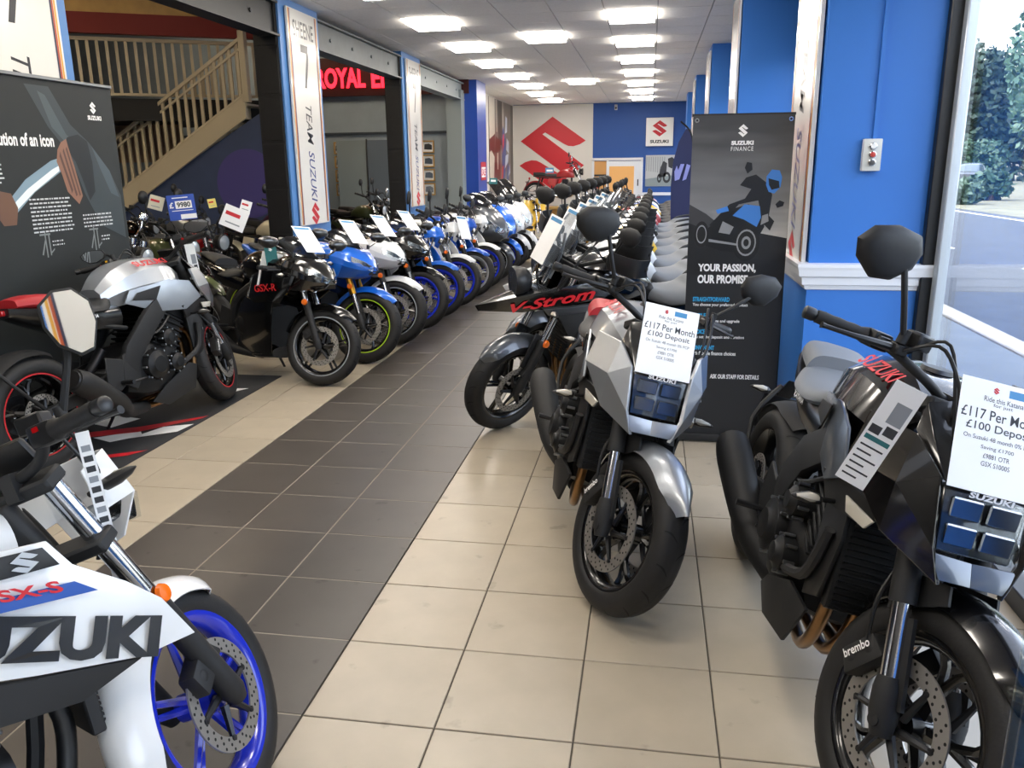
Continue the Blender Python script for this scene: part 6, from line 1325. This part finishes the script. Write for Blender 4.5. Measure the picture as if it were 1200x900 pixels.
# ---------------------------------------------------------------- vintage scooter, moped on its stand
def vintage():
    B = Bike('vintage_scooter', 1.28, .215, .215, 24, 16, .66)
    wheel(B, True, .215, .09, CREAMP, rr=.14, style='none', sip=0, hub=.10); wheel(B, False, .215, .09, CREAMP, rr=.14, style='none', sip=0, hub=.10)
    fork(B, .06, 'conv', CHROME, CHROME, .018, reflector=False)
    fender(B, 'front_fender', (B.xf, 0, .24), .27, .17, 15, 165, YEL, True, .09, .6)
    rows = []
    for i in range(9):
        u = i/8; x = .44-.12*u+(.10*(1-u)**3 if u < .6 else 0); z = .24+.62*u; w = .12+.13*math.sin(min(u*2.2, 1.6)); rows.append([(x-.06*abs(t)**2, w*t, z) for t in (-1, -.6, -.2, .2, .6, 1)])
    mb = MB(); mb.grid(rows); B.p('leg_shield', mb, YEL, thick=.006, smooth=60)
    mb = MB(); mb.box((.12, 0, .24), (.66, .34, .03)); B.p('floor_board', mb, YEL, bevel=.01, seg=2)
    for s in (-1, 1): body = MB(); body.body([(-.10, [(0, .50), (.03, .49), (.05, .42), (.03, .32), (0, .30)]), (-.36, [(0, .60), (.06, .58), (.08, .44), (.05, .30), (0, .28)]), (-.74, [(0, .54), (.04, .52), (.06, .42), (.03, .32), (0, .30)])], 4, 3); body.v = [(x, y+s*.14, z) for x, y, z in body.v]; B.p('side_panel', body, CREAMP)
    mb = MB(); mb.body([(-.08, [(0, .60), (.10, .58), (.12, .44), (.10, .28), (0, .26)]), (-.50, [(0, .62), (.11, .60), (.13, .48), (.11, .34), (0, .32)]), (-.86, [(0, .56), (.08, .54), (.10, .46), (.08, .38), (0, .36)])], 3, 3); B.p('rear_body', mb, YEL)
    for x0, x1 in ((-.10, -.38), (-.44, -.76)): body_part(B, 'seat', [(x0, [(0, .72), (.07, .715), (.09, .69), (.08, .66), (0, .65)]), ((x0+x1)/2, [(0, .73), (.11, .725), (.13, .70), (.12, .66), (0, .65)]), (x1, [(0, .75), (.08, .745), (.10, .72), (.09, .68), (0, .67)])], SEATB, 3, 3)
    mb = MB()
    for x in (-.2, -.6): mb.tube([(x, 0, .60), (x, 0, .66)], .05, 10)
    B.p('seat_mount', mb, STEEL)
    bars(B, .33, .06, .08, m=CHROME, z0=.05, cables=False)
    c = B.fk(.66, 0, .09); mb = MB(); mb.lathe([(0, -.10), (.06, -.09), (.085, -.03), (.088, .02), (.08, .03)], c, 'x', 24); hl = B.p('headlamp', mb, YEL, True); mb = MB(); mb.lathe([(0, .04), (.05, .036), (.08, .024)], c, 'x', 24); B.p('lamp_glass', mb, mat('lamp_face', '#c9cfd4', .08, .5), parent=hl, recalc=False)
    taillight(B, (-.87, 0, .48)); mb = MB(); mb.tube([(-.1, .05, .25), (-.14, .14, .02)], .012, 8); mb.tube([(-.1, -.05, .25), (-.14, -.14, .02)], .012, 8); B.p('centre_stand', mb, STEEL)
    return B
VS = vintage(); bike(VS, 'yellow and cream vintage scooter standing before the white back wall', (-.12, 14.3), -60, 3, cat='scooter')
pl = empty('plinth', (-.35, 18.6, 0)); MB().box((.25, 0, .52), (1.5, .55, .05)).obj('top_board', PINE, pl, bevel=.005); m = MB()
for s in (-1, 1): MB().box((.25+s*.66, 0, .25), (.06, .5, .49)).obj('side_board', PINE, pl, bevel=.004)
MB().box((.25, .22, .25), (1.26, .04, .49)).obj('back_board', PINE, pl); tag(pl, 'pine plinth carrying the small red motorcycle by the back wall', 'plinth')
MP = classic('motorcycle', REDP, steer=8); r = bike(MP, 'small red motorcycle raised on a pine plinth by the back wall', (.55, 18.6), -8, 3); r.location.z = .555

# ---------------------------------------------------------------- price sheets and tags
def sheet(name, M4, w, h, label, cat, content, group=None, mt=PAPER, bend=0.):
    """a printed sheet; M4 maps sheet space (x right, y up, z out) to the world"""
    t = empty(name); t.matrix_world = M4; mb = MB(); n = 6
    rows = [[(w*(i/2-.5), h*(j/n-.5), bend*math.sin(PI*j/n)) for i in range(3)] for j in range(n+1)]
    mb.grid(rows); mb.obj('sheet', mt, t, thick=-.0012, smooth=60, recalc=False)
    f = Frame((0, 0, 0), (1, 0, 0), (0, 1, 0))
    bz = lambda b: bend*math.sin(PI*(b/h+.5))
    groups = {}
    for it in content:
        m_ = groups.setdefault(it[0].name, (it[0], MB()))[1]
        if it[1] == 't': fit_text(m_, it[2], it[5], it[6], lambda a, b, it=it: (it[3]+a, it[4]+b, .0016+bz(it[4])), it[7] if len(it) > 7 else .02)
        elif it[1] == 'r': f.poly(m_, [(it[2], it[3]), (it[4], it[3]), (it[4], it[5]), (it[2], it[5])], .0014+bz((it[3]+it[5])/2)+it[6])
        elif it[1] == 'l': lines(f, m_, it[2], it[3], it[4], it[5], it[6], it[7], it[8]); 
        elif it[1] == 's': slogo(m_, it[4], it[5], lambda a, b, it=it: (it[2]+a, it[3]+b, .0022))
    for k, (mm, mb) in groups.items(): mb.obj('print', mm, t, 0, recalc=False)
    return tag(t, label, cat, group)
TEAL = mat('tag_teal', '#2b6f72', .5); SKYB = mat('print_sky', '#3f86b8', .5)
def offer(w, h):
    return [(REDINK, 's', -.02, h*.42, .014, .016), (SKYB, 'r', .01, h*.385, .055, h*.455, 0), (INK, 't', 'Ride this Katana', 0, h*.335, .09, .012, .0), (INK, 't', 'for just', 0, h*.285, .045, .010, .0), (INK, 't', '£117 Per Month', 0, h*.19, .185, .024, .006), (INK, 't', '£100 Deposit', 0, h*.07, .155, .024, .006), (INK, 't', 'On Suzuki 48 month 0% PCP', 0, -h*.02, .16, .010, .0), (INK, 't', 'Saving £1700', 0, -h*.10, .075, .011, .0), (INK, 't', '£9881 OTR', 0, -h*.17, .06, .011, .0), (INK, 't', 'GSX S1000S', 0, -h*.24, .065, .011, .0), (GREYINK, 'l', -.085, .085, -h*.31, 3, .018, .006, 9)]
def on(root, o, u, v, k=.0):
    """matrix of a sheet whose local right/up on the bike are u, v"""
    bpy.context.view_layer.update(); u = Vector(u).normalized(); v = Vector(v); v = (v-u*v.dot(u)).normalized(); n = u.cross(v); o = Vector(o)+n*k
    return root.matrix_world @ Matrix(((u.x, v.x, n.x, o.x), (u.y, v.y, n.y, o.y), (u.z, v.z, n.z, o.z), (0, 0, 0, 1)))
sheet('price_sheet', on(K1.root, (.572, 0, .968), (0, 1, 0), (-.50, 0, 1), .03), .20, .26, 'white price sheet taped to the screen of the silver motorcycle', 'price sheet', offer(.20, .26))
sheet('price_sheet', on(K2r, (.572, 0, .968), (0, 1, 0), (-.50, 0, 1), .03), .20, .26, 'white price sheet taped to the screen of the gloss black motorcycle', 'price sheet', offer(.20, .26))
spec = lambda w, h: [(SKYB, 'r', -w*.4, h*.38, w*.4, h*.46, 0), (INK, 'l', -w*.4, w*.4, h*.28, 12, h*.055, h*.016, 5)]
for i, (r, lab) in enumerate([(V1.root, 'the red lettered adventure motorcycle')]+[(o, 'the %s adventure motorcycle in the row' % n) for o, n in zip(vr[:5], ordn)]):
    sheet('price_sheet', on(r, (.475, 0, 1.16), (0, 1, 0), (-.5, 0, 1), .02), .20, .28, 'white price sheet on the clear screen of '+lab, 'price sheet', spec(.2, .28))
for i, (r, lab, B_) in enumerate(((S1.root, 'first black faired motorcycle', S1), (S2.root, 'bright blue faired motorcycle', S2), (S3, 'white and black faired motorcycle', S2), (S4, 'black faired motorcycle with blue wheels', S2))):
    k = B_.xf-.65; sheet('price_sheet', on(r, (.46+k, 0, 1.045), (0, 1, 0), (-.8, 0, .85), .03), .18, .25, 'white price sheet on the smoked screen of the '+lab, 'price sheet', spec(.18, .25))
sheet('price_sheet', on(N3, (.52, .12, .86), (0, 1, 0), (-.4, 0, 1), .12), .20, .28, 'white price sheet hanging on the lamp of the white fendered motorcycle', 'price sheet', spec(.2, .28))

# ---------------------------------------------------------------- swing tags, strips, cards
def hang(name, p, w, h, facing, label, content, tilt=0., mt=PAPER, bend=0., cat='tag'):
    """a card hanging in the world at p, facing heading `facing` (deg)"""
    n = Vector((math.cos(R(facing)), math.sin(R(facing)), 0)); u = Vector((0, 0, 1)).cross(n); M4 = Matrix(((u.x, 0, n.x, p[0]), (u.y, 0, n.y, p[1]), (0, 1, 0, p[2]), (0, 0, 0, 1))) @ Matrix.Rotation(R(tilt), 4, 'Z')
    return sheet(name, M4, w, h, label, cat, content, None, mt, bend)

cardc = lambda w, h: [(INK, 'r', -w*.38, -h*(.12+.055*k), w*(.1 if k % 2 else .36), -h*(.105+.055*k), 0) for k in range(6)]+[ (TEAL, 'r', -w*.4, -h*.06, w*.4, -h*.02, 0), (GREYINK, 'r', -w*.1, h*.12, w*.38, h*.30, 0), (INK, 'r', -w*.40, h*.0, -w*.05, h*.07, 0), (INK, 'r', w*.02, h*.02, w*.38, h*.10, 0)]
hang('swing_tag', (2.700, -1.27, .955), .070, .27, -110, 'long printed tag hanging from the brake lever of the gloss black motorcycle', cardc(.072, .30), -24)
hang('swing_tag', (-.55, 2.50, .95), .085, .19, -60, 'teal swing tag hanging on the first black faired motorcycle', [(WHITEINK, 's', 0, .05, .03, .035), (WHITEINK, 'r', -.03, -.07, .03, -.045, 0)], 4, TEAL)
hang('swing_tag', (-.585, 2.53, .84), .15, .26, -60, 'white printed card hanging behind the teal swing tag', cardc(.15, .26), -14)
hang('swing_tag', (-.755, 1.80, .93), .06, .34, -55, 'narrow white tag hanging on the handlebar of the silver motorcycle on the mat', cardc(.06, .34), 6)
hang('paper_strip', (1.0, -1.66, .84), .027, .37, -50, 'long curling white paper strip hanging from the bars of the white naked motorcycle', [(INK if k % 3 else GREYINK, 'r', -.009, .14-.024*k, .009, .154-.024*k, 0) for k in range(12)], 5, PAPER, .0, 'strip')
CARDB = mat('card_blue', '#3454b4', .4)
hang('price_card', (-1.86, 3.58, 1.25), .225, .215, -60, 'blue price card with a white number panel above the crowded older motorcycles', [(WHITEINK, 'r', -.05, -.01, .085, .055, 0), (INK, 't', '9980', .018, .022, .11, .045, .03), (WHITEINK, 't', '£', -.082, .022, .035, .05, .03), (WHITEINK, 'r', -.02, -.10, .11, -.06, 0), (WHITEINK, 'r', -.07, .078, .06, .086, 0), (WHITEINK, 'r', -.085, -.03, .09, -.024, 0)], 4, CARDB, 0., 'price card')
for (p_, w_, h_, f_, t_, lab, m_) in (((-2.08, 3.55, 1.29), .12, .12, -60, -18, 'cream square tag hanging among the older motorcycles left of the blue price card', CREAMP), ((-1.66, 4.36, 1.22), .10, .11, -55, -20, 'small white and red tag on the handlebar beside the black post', PAPER), ((-1.60, 4.0, 1.13), .22, .20, -60, -25, 'white and red card leaning on the olive motorcycle behind the row', PAPER), ((-1.75, 3.9, 1.27), .07, .08, -60, 8, 'small yellow tag beside the blue price card', mat('tag_yellow', '#e0d070', .5))):
    hang('swing_tag', p_, w_, h_, f_, lab, [(REDINK, 'r', -w_*.4, h_*.05, w_*.2, h_*.22, 0), (GREYINK, 'r', -w_*.3, -h_*.3, w_*.3, -h_*.24, 0)], t_, m_)
hang('swing_tag', (-.22, 9.6, 1.35), .13, .09, -60, 'small teal tag above the white scooter beside the mural', [(WHITEINK, 'r', -.04, -.01, .04, .02, 0)], -3, TEAL)
hang('price_card', (-.42, 18.62, 1.46), .22, .13, -70, 'small pale blue card standing on the red motorcycle on the plinth', [(WHITEINK, 'r', -.08, -.03, .08, .02, 0)], 0, SKYB, 0., 'price card')
# acrylic leaflet stand by the window
lh = empty('leaflet_stand', (2.86, -2.02, 0)); AC = glass('acrylic', (.90, .93, .90), .06)
MB().box((0, 0, .81), (.30, .006, .32)).obj('front_sheet', AC, lh, bevel=.001); MB().box((0, -.03, .85), (.30, .006, .40)).obj('back_sheet', AC, lh); 
MB().box((.02, -.012, .79), (.22, .003, .24)).obj('leaflet', mat('leaflet_pink', '#d9b9a8', .5), lh)
f = Frame((.02, -.0105+.0, .79), (-1, 0, 0), (0, 0, 1)); m = MB(); fit_text(m, 'Scooter', .16, .05, lambda a, b: (.02+a, -.0145, .82+b), .02); m.obj('lettering', WHITEINK, lh, 0, recalc=False)
m = MB(); m.tube([(0, -.03, .01), (0, -.03, .66)], .012, 10); m.obj('post', ALU, lh); m = MB(); m.lathe([(0, .02), (.13, .018), (.14, 0)], (0, -.03, 0), 'z', 24); m.obj('base', STEEL, lh)
tag(lh, 'clear acrylic leaflet stand in front of the gloss black motorcycle', 'leaflet stand')
